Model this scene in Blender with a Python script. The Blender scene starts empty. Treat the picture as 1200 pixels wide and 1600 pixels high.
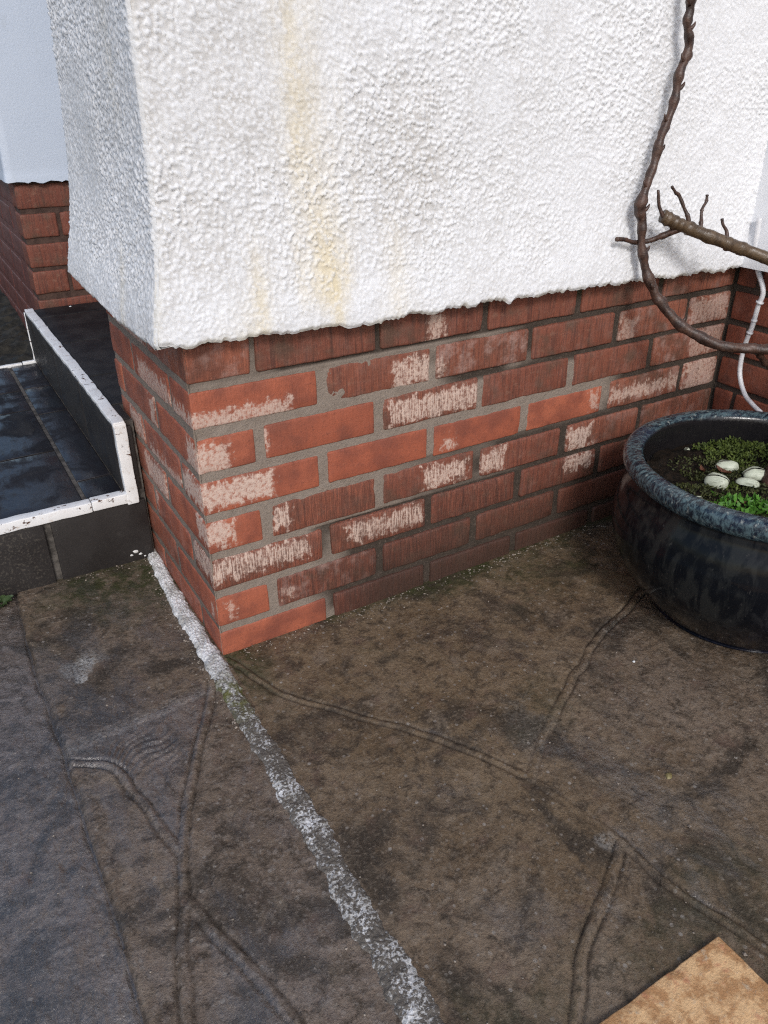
import bpy, math, random
import numpy as np
from mathutils import Vector

S = bpy.context.scene
COL = S.collection

# ------------------------------------------------------------------ camera
cam_d = bpy.data.cameras.new('camera')
cam = bpy.data.objects.new('camera', cam_d)
COL.objects.link(cam)
cam.location = (-0.32302, -1.12186, 0.91284)
cam.rotation_euler = (1.069341, 0.0062736, -0.5382029)
cam_d.sensor_fit = 'VERTICAL'
cam_d.sensor_height = 24.0
cam_d.lens = 24.0 * 1231.35 / 1600.0
cam_d.clip_start = 0.02
cam_d.clip_end = 500.0
S.camera = cam

# ------------------------------------------------------------------ sky, sun, exposure
SUN_FROM = Vector((-0.32, -0.78, 0.62)).normalized()
w = bpy.data.worlds.new('World')
S.world = w
w.use_nodes = True
wn = w.node_tree
sky = wn.nodes.new('ShaderNodeTexSky')
sky.sky_type = 'NISHITA'
sky.sun_disc = False
sky.sun_elevation = math.asin(SUN_FROM.z)
sky.sun_rotation = math.atan2(SUN_FROM.x, SUN_FROM.y)
sky.air_density = 1.0
sky.dust_density = 1.8
wn.links.new(sky.outputs[0], wn.nodes['Background'].inputs[0])
wn.nodes['Background'].inputs[1].default_value = 0.155
sun_d = bpy.data.lights.new('sun', 'SUN')
sun_d.energy = 1.75
sun_d.angle = math.radians(13.0)
sun_d.color = (1.0, 0.992, 0.978)
sun = bpy.data.objects.new('sun', sun_d)
COL.objects.link(sun)
sun.rotation_euler = (-SUN_FROM).to_track_quat('-Z', 'Y').to_euler()
S.cycles.use_denoising = False
S.cycles.filter_width = 1.2
S.cycles.sample_clamp_direct = 3.0
S.cycles.sample_clamp_indirect = 3.0
S.view_settings.view_transform = 'Standard'
S.view_settings.look = 'None'
S.view_settings.exposure = 0.0
S.view_settings.gamma = 1.0
S.view_settings.use_curve_mapping = False

# ------------------------------------------------------------------ numpy noise
def _h(*ii):
    n = np.zeros(np.broadcast(*ii).shape, np.uint32)
    for k, i in zip((374761393, 668265263, 2147483647 & 1274126177, 2246822519), ii):
        n = n + (np.asarray(i).astype(np.int64) & 0xffffffff).astype(np.uint32) * np.uint32(k)
    n = (n ^ (n >> np.uint32(13))) * np.uint32(1274126177)
    n = (n ^ (n >> np.uint32(16))) * np.uint32(2246822519)
    return (n ^ (n >> np.uint32(15))).astype(np.float64) / 4294967295.0

def vn2(x, y, seed=0):
    """smooth value noise, -1..1"""
    xi = np.floor(x); yi = np.floor(y)
    fx = x - xi; fy = y - yi
    fx = fx * fx * fx * (fx * (fx * 6 - 15) + 10); fy = fy * fy * fy * (fy * (fy * 6 - 15) + 10)
    a = _h(xi, yi, seed + 0 * xi); b = _h(xi + 1, yi, seed + 0 * xi)
    c = _h(xi, yi + 1, seed + 0 * xi); d = _h(xi + 1, yi + 1, seed + 0 * xi)
    return 2 * ((a + (b - a) * fx) * (1 - fy) + (c + (d - c) * fx) * fy) - 1

def fbm2(x, y, octv=4, seed=0, gain=0.5):
    s = 0; a = 1.0; t = 0
    for o in range(octv):
        s = s + a * vn2(x * 2 ** o + 17.3 * o, y * 2 ** o - 9.1 * o, seed + o * 7)
        t += a; a *= gain
    return s / t

def vn3(p, seed=0):
    x, y, z = p[:, 0], p[:, 1], p[:, 2]
    xi, yi, zi = np.floor(x), np.floor(y), np.floor(z)
    f = [u - v for u, v in ((x, xi), (y, yi), (z, zi))]
    f = [u * u * (3 - 2 * u) for u in f]
    r = 0
    for dx in (0, 1):
        for dy in (0, 1):
            for dz in (0, 1):
                wgt = (f[0] if dx else 1 - f[0]) * (f[1] if dy else 1 - f[1]) * (f[2] if dz else 1 - f[2])
                r = r + wgt * _h(xi + dx, yi + dy, zi + dz, seed + 0 * xi)
    return 2 * r - 1

def worley2(x, y, seed=0):
    """distance to nearest feature point and a random value of that cell"""
    xi = np.floor(x); yi = np.floor(y)
    best = np.full(x.shape, 9.0); rid = np.zeros(x.shape)
    for dx in (-1, 0, 1):
        for dy in (-1, 0, 1):
            cx = xi + dx; cy = yi + dy
            px = cx + _h(cx, cy, seed + 0 * cx); py = cy + _h(cx, cy, seed + 31 + 0 * cx)
            d = np.hypot(px - x, py - y)
            m = d < best
            best = np.where(m, d, best); rid = np.where(m, _h(cx, cy, seed + 77 + 0 * cx), rid)
    return best, rid

def sst(a, b, x):
    t = np.clip((x - a) / (b - a), 0, 1)
    return t * t * (3 - 2 * t)

# ------------------------------------------------------------------ object helpers
def tag(o, label=None, cat=None, group=None, kind=None):
    for k, v in (('label', label), ('category', cat), ('group', group), ('kind', kind)):
        if v: o[k] = v
    return o

def empty(name, loc=(0, 0, 0), label=None, cat=None, group=None, kind=None):
    o = bpy.data.objects.new(name, None)
    o.empty_display_size = 0.05
    COL.objects.link(o); o.location = loc
    return tag(o, label, cat, group, kind)

def link(name, me, mat, parent=None, loc=(0, 0, 0)):
    o = bpy.data.objects.new(name, me)
    COL.objects.link(o)
    if mat and not me.materials: me.materials.append(mat)
    if parent: o.parent = parent
    o.location = loc
    return o

def mesh_np(name, V, F, smooth=True, attrs=None):
    """V (n,3) floats, F (m,k) ints with one k"""
    me = bpy.data.meshes.new(name)
    V = np.asarray(V, np.float32); F = np.asarray(F, np.int32)
    m, k = F.shape
    me.vertices.add(len(V)); me.vertices.foreach_set('co', V.ravel())
    me.loops.add(m * k); me.loops.foreach_set('vertex_index', F.ravel())
    me.polygons.add(m)
    me.polygons.foreach_set('loop_start', np.arange(0, m * k, k, dtype=np.int32))
    me.polygons.foreach_set('loop_total', np.full(m, k, np.int32))
    me.polygons.foreach_set('use_smooth', np.full(m, smooth))
    for an, av in (attrs or {}).items():
        a = me.attributes.new(an, 'FLOAT', 'POINT')
        a.data.foreach_set('value', np.asarray(av, np.float32).ravel())
    me.update(calc_edges=True); me.validate()
    return me

def grid_faces(nu, nv, off=0, flip=False):
    i = np.arange(nu - 1)[:, None] * nv + np.arange(nv - 1)[None, :] + off
    i = i.ravel()
    q = np.stack([i, i + nv, i + nv + 1, i + 1], 1)
    return q[:, ::-1] if flip else q

def box_arr(dims, seg, rnd, seed, rough):
    """closed box 0..dims with rounded arrises and an uneven skin"""
    dims = np.array(dims, float)
    V = []; F = []; n0 = 0
    for ax in range(3):
        a, b = (ax + 1) % 3, (ax + 2) % 3
        ta = edge_samples(dims[a], seg[a], rnd); tb = edge_samples(dims[b], seg[b], rnd)
        A, B = np.meshgrid(ta, tb, indexing='ij')
        for side in (0, 1):
            P = np.zeros((A.size, 3)); P[:, a] = A.ravel(); P[:, b] = B.ravel(); P[:, ax] = dims[ax] * side
            V.append(P); F.append(grid_faces(len(ta), len(tb), n0, flip=(side == 0))); n0 += len(P)
    V = np.concatenate(V); F = np.concatenate(F)
    key = np.round(V * 1e6).astype(np.int64)
    _, idx, inv = np.unique(key, axis=0, return_index=True, return_inverse=True)
    V = V[idx]; F = inv.ravel()[F]
    # rounding: pull towards the inner box
    r = rnd
    inner = np.clip(V, r, dims - r); d = V - inner
    L = np.linalg.norm(d, axis=1); mx = np.abs(d).max(1)
    k = np.where(L > 1e-9, r / np.maximum(L, 1e-9), 0)
    near = mx > r * 0.999
    V = np.where((L > 1e-9)[:, None] & near[:, None], inner + d * k[:, None], V)
    if rough:
        c = dims / 2
        nrm = (V - np.clip(V, r * 1.01, dims - r * 1.01)); nl = np.linalg.norm(nrm, axis=1, keepdims=True)
        nrm = np.where(nl > 1e-9, nrm / np.maximum(nl, 1e-9), 0)
        q = V + seed * 3.71
        dsp = 0.6 * vn3(q * 34, 5) + 0.5 * vn3(q * 110, 6)
        edge = np.linalg.norm(V - np.clip(V, 0.009, dims - 0.009), axis=1) - 0.009
        chip = np.clip(vn3(q * 60, 9) - 0.25, 0, 1) * sst(0.0, 0.005, edge) * 0.006
        V = V + nrm * (dsp * rough)[:, None] - nrm * chip[:, None]
    return V, F

def edge_samples(L, n, r):
    if n <= 1 or L < 3 * r: return np.linspace(0, L, 3 if L > 2 * r else 2)
    return np.concatenate([[0, r * 0.45], np.linspace(r, L - r, n), [L - r * 0.45, L]])

# ------------------------------------------------------------------ node helpers
class NB:
    def __init__(s, name):
        s.mat = bpy.data.materials.new(name); s.mat.use_nodes = True
        s.nt = s.mat.node_tree; s.n = s.nt.nodes; s.l = s.nt.links
        s.bsdf = s.n['Principled BSDF']
    def node(s, t, **kw):
        x = s.n.new(t)
        for k, v in kw.items(): setattr(x, k, v)
        return x
    def put(s, sock, v):
        if isinstance(v, bpy.types.NodeSocket): s.l.new(v, sock)
        elif v is not None: sock.default_value = v
    def coord(s, which='Object'): return s.node('ShaderNodeTexCoord').outputs[which]
    def mapped(s, v, scale=(1, 1, 1), loc=(0, 0, 0), rot=(0, 0, 0)):
        m = s.node('ShaderNodeMapping'); s.put(m.inputs['Vector'], v)
        m.inputs['Scale'].default_value = scale; m.inputs['Location'].default_value = loc; m.inputs['Rotation'].default_value = rot
        return m.outputs[0]
    def noise(s, v, scale, detail=3, rough=0.55, dist=0.0, color=False):
        x = s.node('ShaderNodeTexNoise'); s.put(x.inputs['Vector'], v)
        x.inputs['Scale'].default_value = scale; x.inputs['Detail'].default_value = detail
        x.inputs['Roughness'].default_value = rough; x.inputs['Distortion'].default_value = dist
        return x.outputs['Color' if color else 'Fac']
    def voro(s, v, scale, out='Distance', feature='F1', rand=1.0):
        x = s.node('ShaderNodeTexVoronoi', feature=feature); s.put(x.inputs['Vector'], v)
        x.inputs['Scale'].default_value = scale; x.inputs['Randomness'].default_value = rand
        return x.outputs[out]
    def math(s, op, a, b=None, c=None, clamp=False):
        x = s.node('ShaderNodeMath', operation=op); x.use_clamp = clamp
        s.put(x.inputs[0], a)
        if b is not None: s.put(x.inputs[1], b)
        if c is not None: s.put(x.inputs[2], c)
        return x.outputs[0]
    def ramp(s, v, a, b, lo=0.0, hi=1.0):
        x = s.node('ShaderNodeMapRange'); x.interpolation_type = 'SMOOTHSTEP'
        s.put(x.inputs['Value'], v); s.put(x.inputs['From Min'], a); s.put(x.inputs['From Max'], b)
        s.put(x.inputs['To Min'], lo); s.put(x.inputs['To Max'], hi)
        return x.outputs[0]
    def mix(s, f, a, b, blend='MIX'):
        x = s.node('ShaderNodeMix', data_type='RGBA', blend_type=blend)
        s.put(x.inputs[0], f)
        for i, v in ((6, a), (7, b)):
            if isinstance(v, tuple): v = (*v[:3], 1.0)
            s.put(x.inputs[i], v)
        return x.outputs[2]
    def attr(s, name, kind='GEOMETRY', out='Fac'):
        x = s.node('ShaderNodeAttribute', attribute_type=kind); x.attribute_name = name
        return x.outputs[out]
    def xyz(s, v):
        x = s.node('ShaderNodeSeparateXYZ'); s.put(x.inputs[0], v); return x.outputs
    def bump(s, h, strength=0.5, dist=0.002, prev=None):
        x = s.node('ShaderNodeBump'); s.put(x.inputs['Height'], h)
        x.inputs['Strength'].default_value = strength; x.inputs['Distance'].default_value = dist
        if prev is not None: s.put(x.inputs['Normal'], prev)
        return x.outputs[0]
    def done(s, color=None, rough=None, normal=None, spec=None, coat=None, coat_rough=None, coat_n=None):
        b = s.bsdf.inputs
        if isinstance(color, tuple): color = (*color[:3], 1.0)
        s.put(b['Base Color'], color); s.put(b['Roughness'], rough)
        if normal is not None: s.put(b['Normal'], normal)
        if spec is not None: s.put(b['Specular IOR Level'], spec)
        if coat is not None: s.put(b['Coat Weight'], coat)
        if coat_rough is not None: s.put(b['Coat Roughness'], coat_rough)
        if coat_n is not None: b['Coat IOR'].default_value = 1.85
        if coat_n is not None: s.put(b['Coat Normal'], coat_n)
        return s.mat

# ------------------------------------------------------------------ materials
def brick_material():
    m = NB('brick')
    oc = m.coord()
    wc = m.node('ShaderNodeNewGeometry').outputs['Position']
    look = m.xyz(m.attr('look', 'OBJECT', 'Vector'))       # roughness of kind, hue, ribs
    pa = m.xyz(m.attr('patch_from', 'OBJECT', 'Vector'))
    pb = m.xyz(m.attr('patch_to', 'OBJECT', 'Vector'))
    old, hue, rib = look[0], look[1], look[2]
    o = m.xyz(oc)
    along = m.math('ADD', m.math('ABSOLUTE', o[0]), m.math('ABSOLUTE', o[1]))
    up = o[2]
    big = m.noise(wc, 16, 3); fine = m.noise(wc, 150, 4, 0.65); grit = m.noise(wc, 620, 2, 0.6)
    comb = m.noise(m.mapped(wc, (430, 430, 22)), 1.0, 3, 0.6)
    comb2 = m.noise(m.mapped(wc, (210, 210, 10)), 1.0, 2, 0.6)
    orange = m.mix(hue, (0.335, 0.088, 0.047), (0.40, 0.125, 0.070))
    orange = m.mix(m.ramp(big, 0.35, 0.7), orange, (0.22, 0.066, 0.042))
    dark = m.mix(hue, (0.165, 0.050, 0.033), (0.275, 0.098, 0.058))
    dark = m.mix(m.ramp(comb2, 0.42, 0.72, 0, .8), dark, (0.085, 0.036, 0.028))
    dark = m.mix(m.ramp(m.noise(wc, 70, 4, 0.68), 0.52, 0.7, 0, .8), dark, (0.22, 0.105, 0.072))
    dark = m.mix(m.ramp(big, 0.48, 0.72), dark, (0.115, 0.062, 0.043))
    col = m.mix(old, orange, dark)
    col = m.mix(m.ramp(fine, 0.52, 0.75, 0, 0.5), col, (0.10, 0.035, 0.025))
    col = m.mix(m.ramp(grit, 0.66, 0.74, 0, 0.45), col, (0.42, 0.24, 0.17))
    # darker colour in the combed grooves of the rough bricks
    ribs = m.ramp(comb, 0.44, 0.60)
    col = m.mix(m.math('MULTIPLY', m.math('SUBTRACT', 1.0, ribs), m.math('MULTIPLY', rib, 0.42)), col, (0.035, 0.02, 0.017))
    # chalky salts left on the face, ragged and running down
    drip = m.noise(m.mapped(wc, (90, 90, 24)), 1.0, 4, 0.62)
    drip2 = m.noise(m.mapped(wc, (210, 210, 75)), 1.0, 4, 0.68)
    d1 = m.math('MINIMUM', m.math('SUBTRACT', along, pa[0]), m.math('SUBTRACT', pa[1], along))
    d2 = m.math('MINIMUM', m.math('SUBTRACT', up, pa[2]), m.math('SUBTRACT', pb[0], up))
    d = m.math('MINIMUM', d1, d2)
    d = m.math('ADD', d, m.math('MULTIPLY', m.math('SUBTRACT', drip, 0.5), 0.034))
    d = m.math('ADD', d, m.math('MULTIPLY', m.math('SUBTRACT', m.noise(wc, 58, 6, 0.7, 0.3), 0.52), 0.075))
    d = m.math('ADD', d, m.math('MULTIPLY', m.math('SUBTRACT', drip2, 0.52), m.math('MULTIPLY_ADD', rib, 0.006, 0.012)))
    mask = m.math('MULTIPLY', m.ramp(d, -0.002, 0.0080), pb[1])
    mask = m.math('MULTIPLY', mask, m.ramp(m.math('ADD', fine, m.math('MULTIPLY', m.math('SUBTRACT', ribs, 0.5), m.math('MULTIPLY', rib, 0.35))), 0.30, 0.56, 0.15, 1.0))
    iso = m.noise(wc, 120, 4, 0.65)
    salt = m.mix(m.math('ADD', m.math('MULTIPLY', rib, drip2), m.math('MULTIPLY', m.math('SUBTRACT', 1.0, rib), iso)), (0.46, 0.315, 0.255), (0.66, 0.525, 0.45))
    halo = m.math('MULTIPLY', m.ramp(m.math('ADD', d, 0.010), 0.0, 0.022, 0.0, 0.38), m.math('MULTIPLY', pb[1], m.ramp(m.noise(wc, 75, 5, 0.7), 0.35, 0.65)))
    col = m.mix(halo, col, (0.42, 0.27, 0.215))
    col = m.mix(mask, col, salt)
    # thin bloom all over some faces
    col = m.mix(m.math('MULTIPLY', m.ramp(m.noise(wc, 28, 4, 0.65), 0.45, 0.72), pb[2]), col, (0.40, 0.27, 0.235))
    # damp and dirt creeping up from the paving
    wp = m.xyz(wc)
    damp = m.ramp(m.math('ADD', wp[2], m.math('MULTIPLY', big, 0.14)), 0.06, 0.28, 1.0, 0.0)
    damp = m.math('MULTIPLY', damp, m.ramp(wp[0], 0.14, 0.36, 0.0, 0.9))
    col = m.mix(damp, col, (0.045, 0.026, 0.019))
    n = m.bump(m.math('MULTIPLY', comb, rib), 0.6, 0.004)
    n = m.bump(fine, 0.5, 0.002, n)
    n = m.bump(grit, 0.35, 0.0008, n)
    return m.done(col, m.ramp(fine, 0.3, 0.7, 0.5, 0.78), n, 0.35)

def mortar_material():
    m = NB('mortar')
    wc = m.node('ShaderNodeNewGeometry').outputs['Position']
    new = m.attr('fresh')
    g = m.noise(wc, 240, 4, 0.7); b = m.noise(wc, 30, 3); f = m.noise(wc, 800, 2)
    fresh = m.mix(b, (0.205, 0.165, 0.135), (0.285, 0.237, 0.200))
    fresh = m.mix(m.ramp(g, 0.5, 0.75, 0, 0.6), fresh, (0.14, 0.112, 0.088))
    old = m.mix(b, (0.030, 0.024, 0.019), (0.075, 0.056, 0.044))
    old = m.mix(m.ramp(g, 0.55, 0.72), old, (0.14, 0.105, 0.085))
    col = m.mix(new, old, fresh)
    col = m.mix(m.ramp(f, 0.68, 0.75, 0, 0.6), col, (0.42, 0.37, 0.33))
    col = m.mix(m.attr('green'), col, (0.035, 0.045, 0.015))
    n = m.bump(g, 0.8, 0.003); n = m.bump(f, 0.5, 0.001, n)
    return m.done(col, 0.85, n, 0.25)

def render_material():
    m = NB('roughcast_paint')
    wc = m.node('ShaderNodeNewGeometry').outputs['Position']
    st = m.attr('stain'); di = m.attr('dirt'); pit = m.attr('pit')
    n1 = m.noise(wc, 60, 4, 0.6); n2 = m.noise(wc, 330, 3, 0.6); n3 = m.noise(wc, 7, 3)
    col = m.mix(n3, (0.715, 0.725, 0.745), (0.78, 0.79, 0.82))
    # grime between the grains, pit shading put into the colour with it
    gr = m.math('MULTIPLY', m.ramp(pit, 0.35, 0.95), m.ramp(n1, 0.3, 0.65, 0.1, 0.7))
    col = m.mix(m.math('MULTIPLY', gr, m.math('MULTIPLY_ADD', di, 0.70, 0.30)), col, (0.43, 0.405, 0.375))
    col = m.mix(m.math('MULTIPLY', di, m.ramp(n2, 0.35, 0.7, 0.12, 0.34)), col, (0.46, 0.43, 0.39))
    col = m.mix(m.math('MULTIPLY', st, m.ramp(m.math('ADD', n1, m.math('MULTIPLY', pit, 0.25)), 0.3, 0.75, 0.45, 1.0)), col, (0.68, 0.585, 0.39))
    col = m.mix(m.attr('edge'), col, (0.40, 0.36, 0.25))
    n = m.bump(n2, 0.4, 0.0012)
    return m.done(col, m.ramp(n2, 0.3, 0.7, 0.42, 0.68), n, 0.3)

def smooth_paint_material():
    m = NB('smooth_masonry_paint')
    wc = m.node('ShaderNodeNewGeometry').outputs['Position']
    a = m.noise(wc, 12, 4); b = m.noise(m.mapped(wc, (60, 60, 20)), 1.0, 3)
    col = m.mix(a, (0.50, 0.56, 0.66), (0.56, 0.62, 0.72))  # bluish shade of the porch is put into the paint colour
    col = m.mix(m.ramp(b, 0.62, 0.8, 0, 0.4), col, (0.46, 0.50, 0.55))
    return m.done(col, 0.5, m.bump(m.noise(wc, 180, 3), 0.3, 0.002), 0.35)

def ground_material(name, path=False):
    m = NB(name)
    wc = m.node('ShaderNodeNewGeometry').outputs['Position']
    gro = m.attr('groove'); moss = m.attr('moss'); tone = m.attr('tone'); wet = m.attr('wet'); pale = m.attr('pale')
    a = m.noise(wc, 5.5, 4, 0.6); b = m.noise(wc, 38, 6, 0.72, 0.4); c = m.noise(wc, 190, 5, 0.72); d = m.noise(wc, 620, 3, 0.65)
    b2 = m.noise(m.mapped(wc, loc=(5, 1, 2)), 85, 5, 0.7)
    e = m.noise(m.mapped(wc, (1, 1, 1), (3, 7, 1)), 19, 4, 0.62)
    sp = m.voro(wc, 150, 'Color'); spd = m.voro(wc, 150)
    brown = m.mix(m.ramp(a, 0.35, 0.65), (0.122, 0.080, 0.043), (0.172, 0.121, 0.073))
    grey = m.mix(m.ramp(a, 0.3, 0.7), (0.150, 0.114, 0.090), (0.215, 0.172, 0.150))
    col = m.mix(tone, brown, grey)
    col = m.mix(m.ramp(b, 0.46, 0.64, 0, 0.9), col, (0.048, 0.034, 0.022))
    col = m.mix(m.ramp(b2, 0.50, 0.66, 0, 0.7), col, m.mix(tone, (0.185, 0.138, 0.092), (0.24, 0.21, 0.195)))
    col = m.mix(m.ramp(m.noise(m.mapped(wc, loc=(1, 8, 3)), 7, 5, 0.62, 0.7), 0.48, 0.62, 0, 0.88), col, (0.040, 0.030, 0.021))
    col = m.mix(m.ramp(m.noise(m.mapped(wc, loc=(9, 2, 3)), 14, 5, 0.68, 0.4), 0.54, 0.70, 0, 0.6), col, (0.215, 0.166, 0.120))
    col = m.mix(m.ramp(e, 0.55, 0.75, 0, 0.6), col, (0.125, 0.078, 0.058))
    col = m.mix(m.ramp(c, 0.52, 0.70, 0, 0.65), col, m.mix(tone, (0.225, 0.175, 0.125), (0.27, 0.24, 0.22)))
    col = m.mix(m.ramp(c, 0.30, 0.46, 0.7, 0), col, (0.022, 0.017, 0.013))
    col = m.mix(m.ramp(d, 0.60, 0.74, 0, 0.32), col, (0.24, 0.21, 0.18))
    # pale grains of aggregate, a few of them
    s = m.xyz(sp)
    pick = m.math('MULTIPLY', m.math('GREATER_THAN', s[0], 0.90), m.ramp(spd, 0.32, 0.5, 1.0, 0.0))
    pick = m.math('MULTIPLY', pick, m.ramp(b, 0.40, 0.58, 0.85, 0.05))
    col = m.mix(pick, col, m.mix(s[1], (0.18, 0.15, 0.12), (0.30, 0.27, 0.24)))
    col = m.mix(m.math('MULTIPLY', pale, m.ramp(c, 0.36, 0.58)), col, (0.42, 0.41, 0.39))
    col = m.mix(m.math('MULTIPLY', moss, m.ramp(m.math('ADD', b, m.math('MULTIPLY', c, 0.4)), 0.48, 0.82)), col, (0.040, 0.042, 0.014))
    col = m.mix(m.math('MULTIPLY', gro, m.ramp(c, 0.25, 0.6, 0.9, 0.5)), col, (0.034, 0.025, 0.018))
    hgt = m.math('ADD', m.math('MULTIPLY', c, 0.8), m.math('MULTIPLY', d, 0.35))
    n = m.bump(b, 0.5, 0.006); n = m.bump(m.math('MULTIPLY', b2, m.math('MULTIPLY_ADD', tone, 0.9, 0.5)), 0.7, 0.005, n); n = m.bump(hgt, 0.8, 0.0034, n)
    n2 = m.bump(c, 0.22, 0.0030, m.bump(b2, 0.55, 0.006))
    pool = m.noise(m.mapped(wc, (1, 0.55, 1), (2, 4, 6)), 15, 5, 0.62, 0.8)
    film = m.math('ADD', m.math('MULTIPLY_ADD', wet, 0.95, -0.18), m.math('MULTIPLY', m.math('SUBTRACT', pool, 0.5), 1.7), clamp=True)
    shine = m.ramp(film, 0.22, 0.68)
    col = m.mix(m.math('MULTIPLY', shine, 0.42), col, m.mix(1.0, col, (0.34, 0.33, 0.33), 'MULTIPLY'))
    r = m.math('ADD', m.ramp(film, 0.1, 0.9, 0.58, 0.20), m.math('MULTIPLY', m.math('SUBTRACT', c, 0.5), 0.3), clamp=True)
    return m.done(col, r, n, m.math('MULTIPLY_ADD', film, 0.4, 0.3), shine, m.ramp(b, 0.35, 0.65, 0.07, 0.2), n2)

def grit_material():
    m = NB('gritty_white_paint')
    wc = m.node('ShaderNodeNewGeometry').outputs['Position']
    worn = m.attr('worn')
    a = m.noise(wc, 230, 3, 0.6); b = m.noise(wc, 60, 4, 0.65); c = m.noise(wc, 600, 2)
    col = m.mix(m.ramp(m.noise(wc, 34, 4, 0.7), .35, .65), (0.40, 0.39, 0.37), (0.78, 0.78, 0.79))
    col = m.mix(m.ramp(a, .3, .5, .6, 0), col, (0.30, 0.29, 0.27))
    gone = m.math('SUBTRACT', m.math('MULTIPLY_ADD', worn, 0.62, m.math('MULTIPLY', m.math('SUBTRACT', m.math('ADD', m.math('MULTIPLY', a, 0.7), m.math('MULTIPLY', m.noise(wc, 90, 4, .7), 0.3)), 0.5), 1.9)), m.math('SUBTRACT', m.math('MULTIPLY', b, 0.25), m.math('MULTIPLY', m.math('SUBTRACT', m.noise(wc, 22, 3, 0.6), 0.5), m.math('MULTIPLY', worn, 0.9))))
    col = m.mix(m.ramp(gone, 0.24, 0.50), col, m.mix(b, (0.055, 0.046, 0.036), (0.16, 0.14, 0.12)))
    col = m.mix(m.math('MULTIPLY', m.attr('moss'), m.ramp(b, 0.35, 0.6)), col, (0.10, 0.10, 0.025))
    n = m.bump(a, 0.9, 0.003); n = m.bump(c, 0.4, 0.001, n)
    return m.done(col, 0.55, n, 0.4)

def tile_material():
    m = NB('black_tile')
    wc = m.node('ShaderNodeNewGeometry').outputs['Position']
    rnd = m.node('ShaderNodeObjectInfo').outputs['Random']
    a = m.noise(wc, 9, 4, 0.6, 0.6); b = m.noise(m.mapped(wc, (60, 14, 30), rot=(0, 0, 0.6)), 1.0, 4, 0.65); c = m.noise(wc, 260, 3)
    col = m.mix(rnd, (0.009, 0.008, 0.010), (0.018, 0.016, 0.019))
    col = m.mix(m.ramp(b, 0.56, 0.76, 0, 0.4), col, (0.065, 0.062, 0.066))
    col = m.mix(m.ramp(a, 0.56, 0.72, 0, 0.4), col, (0.04, 0.036, 0.034))
    col = m.mix(m.ramp(c, 0.70, 0.78, 0, 0.7), col, (0.22, 0.21, 0.20))
    r = m.ramp(m.math('ADD', a, m.math('MULTIPLY', m.math('SUBTRACT', b, 0.5), 0.5)), 0.40, 0.60, 0.22, 0.60)
    n = m.bump(a, 0.25, 0.004); n = m.bump(b, 0.2, 0.002, n); n = m.bump(c, 0.25, 0.0008, n)
    return m.done(col, r, n, m.ramp(a, 0.42, 0.6, 0.5, 0.15))

def riser_material():
    m = NB('dull_black_tile')
    wc = m.node('ShaderNodeNewGeometry').outputs['Position']
    a = m.noise(wc, 13, 4, 0.6, 0.5); c = m.noise(wc, 190, 4, 0.7); s = m.noise(wc, 26, 4, 0.7)
    wp = m.xyz(wc)
    dusty = m.math('MULTIPLY', m.ramp(wp[0], -0.26, -0.18, 1.0, 0.12), m.ramp(c, 0.50, 0.68))
    col = m.mix(a, (0.014, 0.012, 0.012), (0.026, 0.022, 0.021))
    col = m.mix(m.math('MULTIPLY', dusty, 0.5), col, (0.12, 0.105, 0.085))
    col = m.mix(m.ramp(s, 0.58, 0.75, 0, 0.3), col, (0.06, 0.055, 0.052))
    return m.done(col, m.ramp(a, 0.35, 0.65, 0.4, 0.62), m.bump(c, 0.3, 0.001), 0.4)

def grout_material():
    m = NB('grout')
    wc = m.node('ShaderNodeNewGeometry').outputs['Position']
    a = m.noise(wc, 40, 4, 0.65); c = m.noise(wc, 300, 3)
    col = m.mix(m.ramp(a, 0.35, 0.65), (0.045, 0.040, 0.036), (0.125, 0.112, 0.10))
    return m.done(col, 0.8, m.bump(c, 0.5, 0.002), 0.3)

def trim_material():
    m = NB('chipped_white_trim')
    wc = m.node('ShaderNodeNewGeometry').outputs['Position']
    a = m.noise(m.mapped(wc, (70, 55, 120)), 1.0, 5, 0.68); b = m.noise(wc, 22, 3); c = m.noise(wc, 300, 3)
    col = m.mix(b, (0.70, 0.70, 0.70), (0.80, 0.80, 0.81))
    col = m.mix(m.ramp(m.noise(wc, 75, 4, 0.7), 0.54, 0.72, 0, 0.6), col, (0.42, 0.33, 0.25))
    chip = m.math('ADD', a, m.math('MULTIPLY', m.math('SUBTRACT', b, 0.5), 0.35))
    chip = m.math('ADD', chip, m.attr('arris'))
    col = m.mix(m.ramp(chip, 0.632, 0.655), col, m.mix(c, (0.035, 0.024, 0.02), (0.17, 0.085, 0.05)))
    return m.done(col, 0.4, m.bump(m.math('ADD', m.ramp(chip, 0.632, 0.655, 1.0, 0.0), m.math('MULTIPLY', c, 0.2)), 0.5, 0.0012), 0.4)

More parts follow.
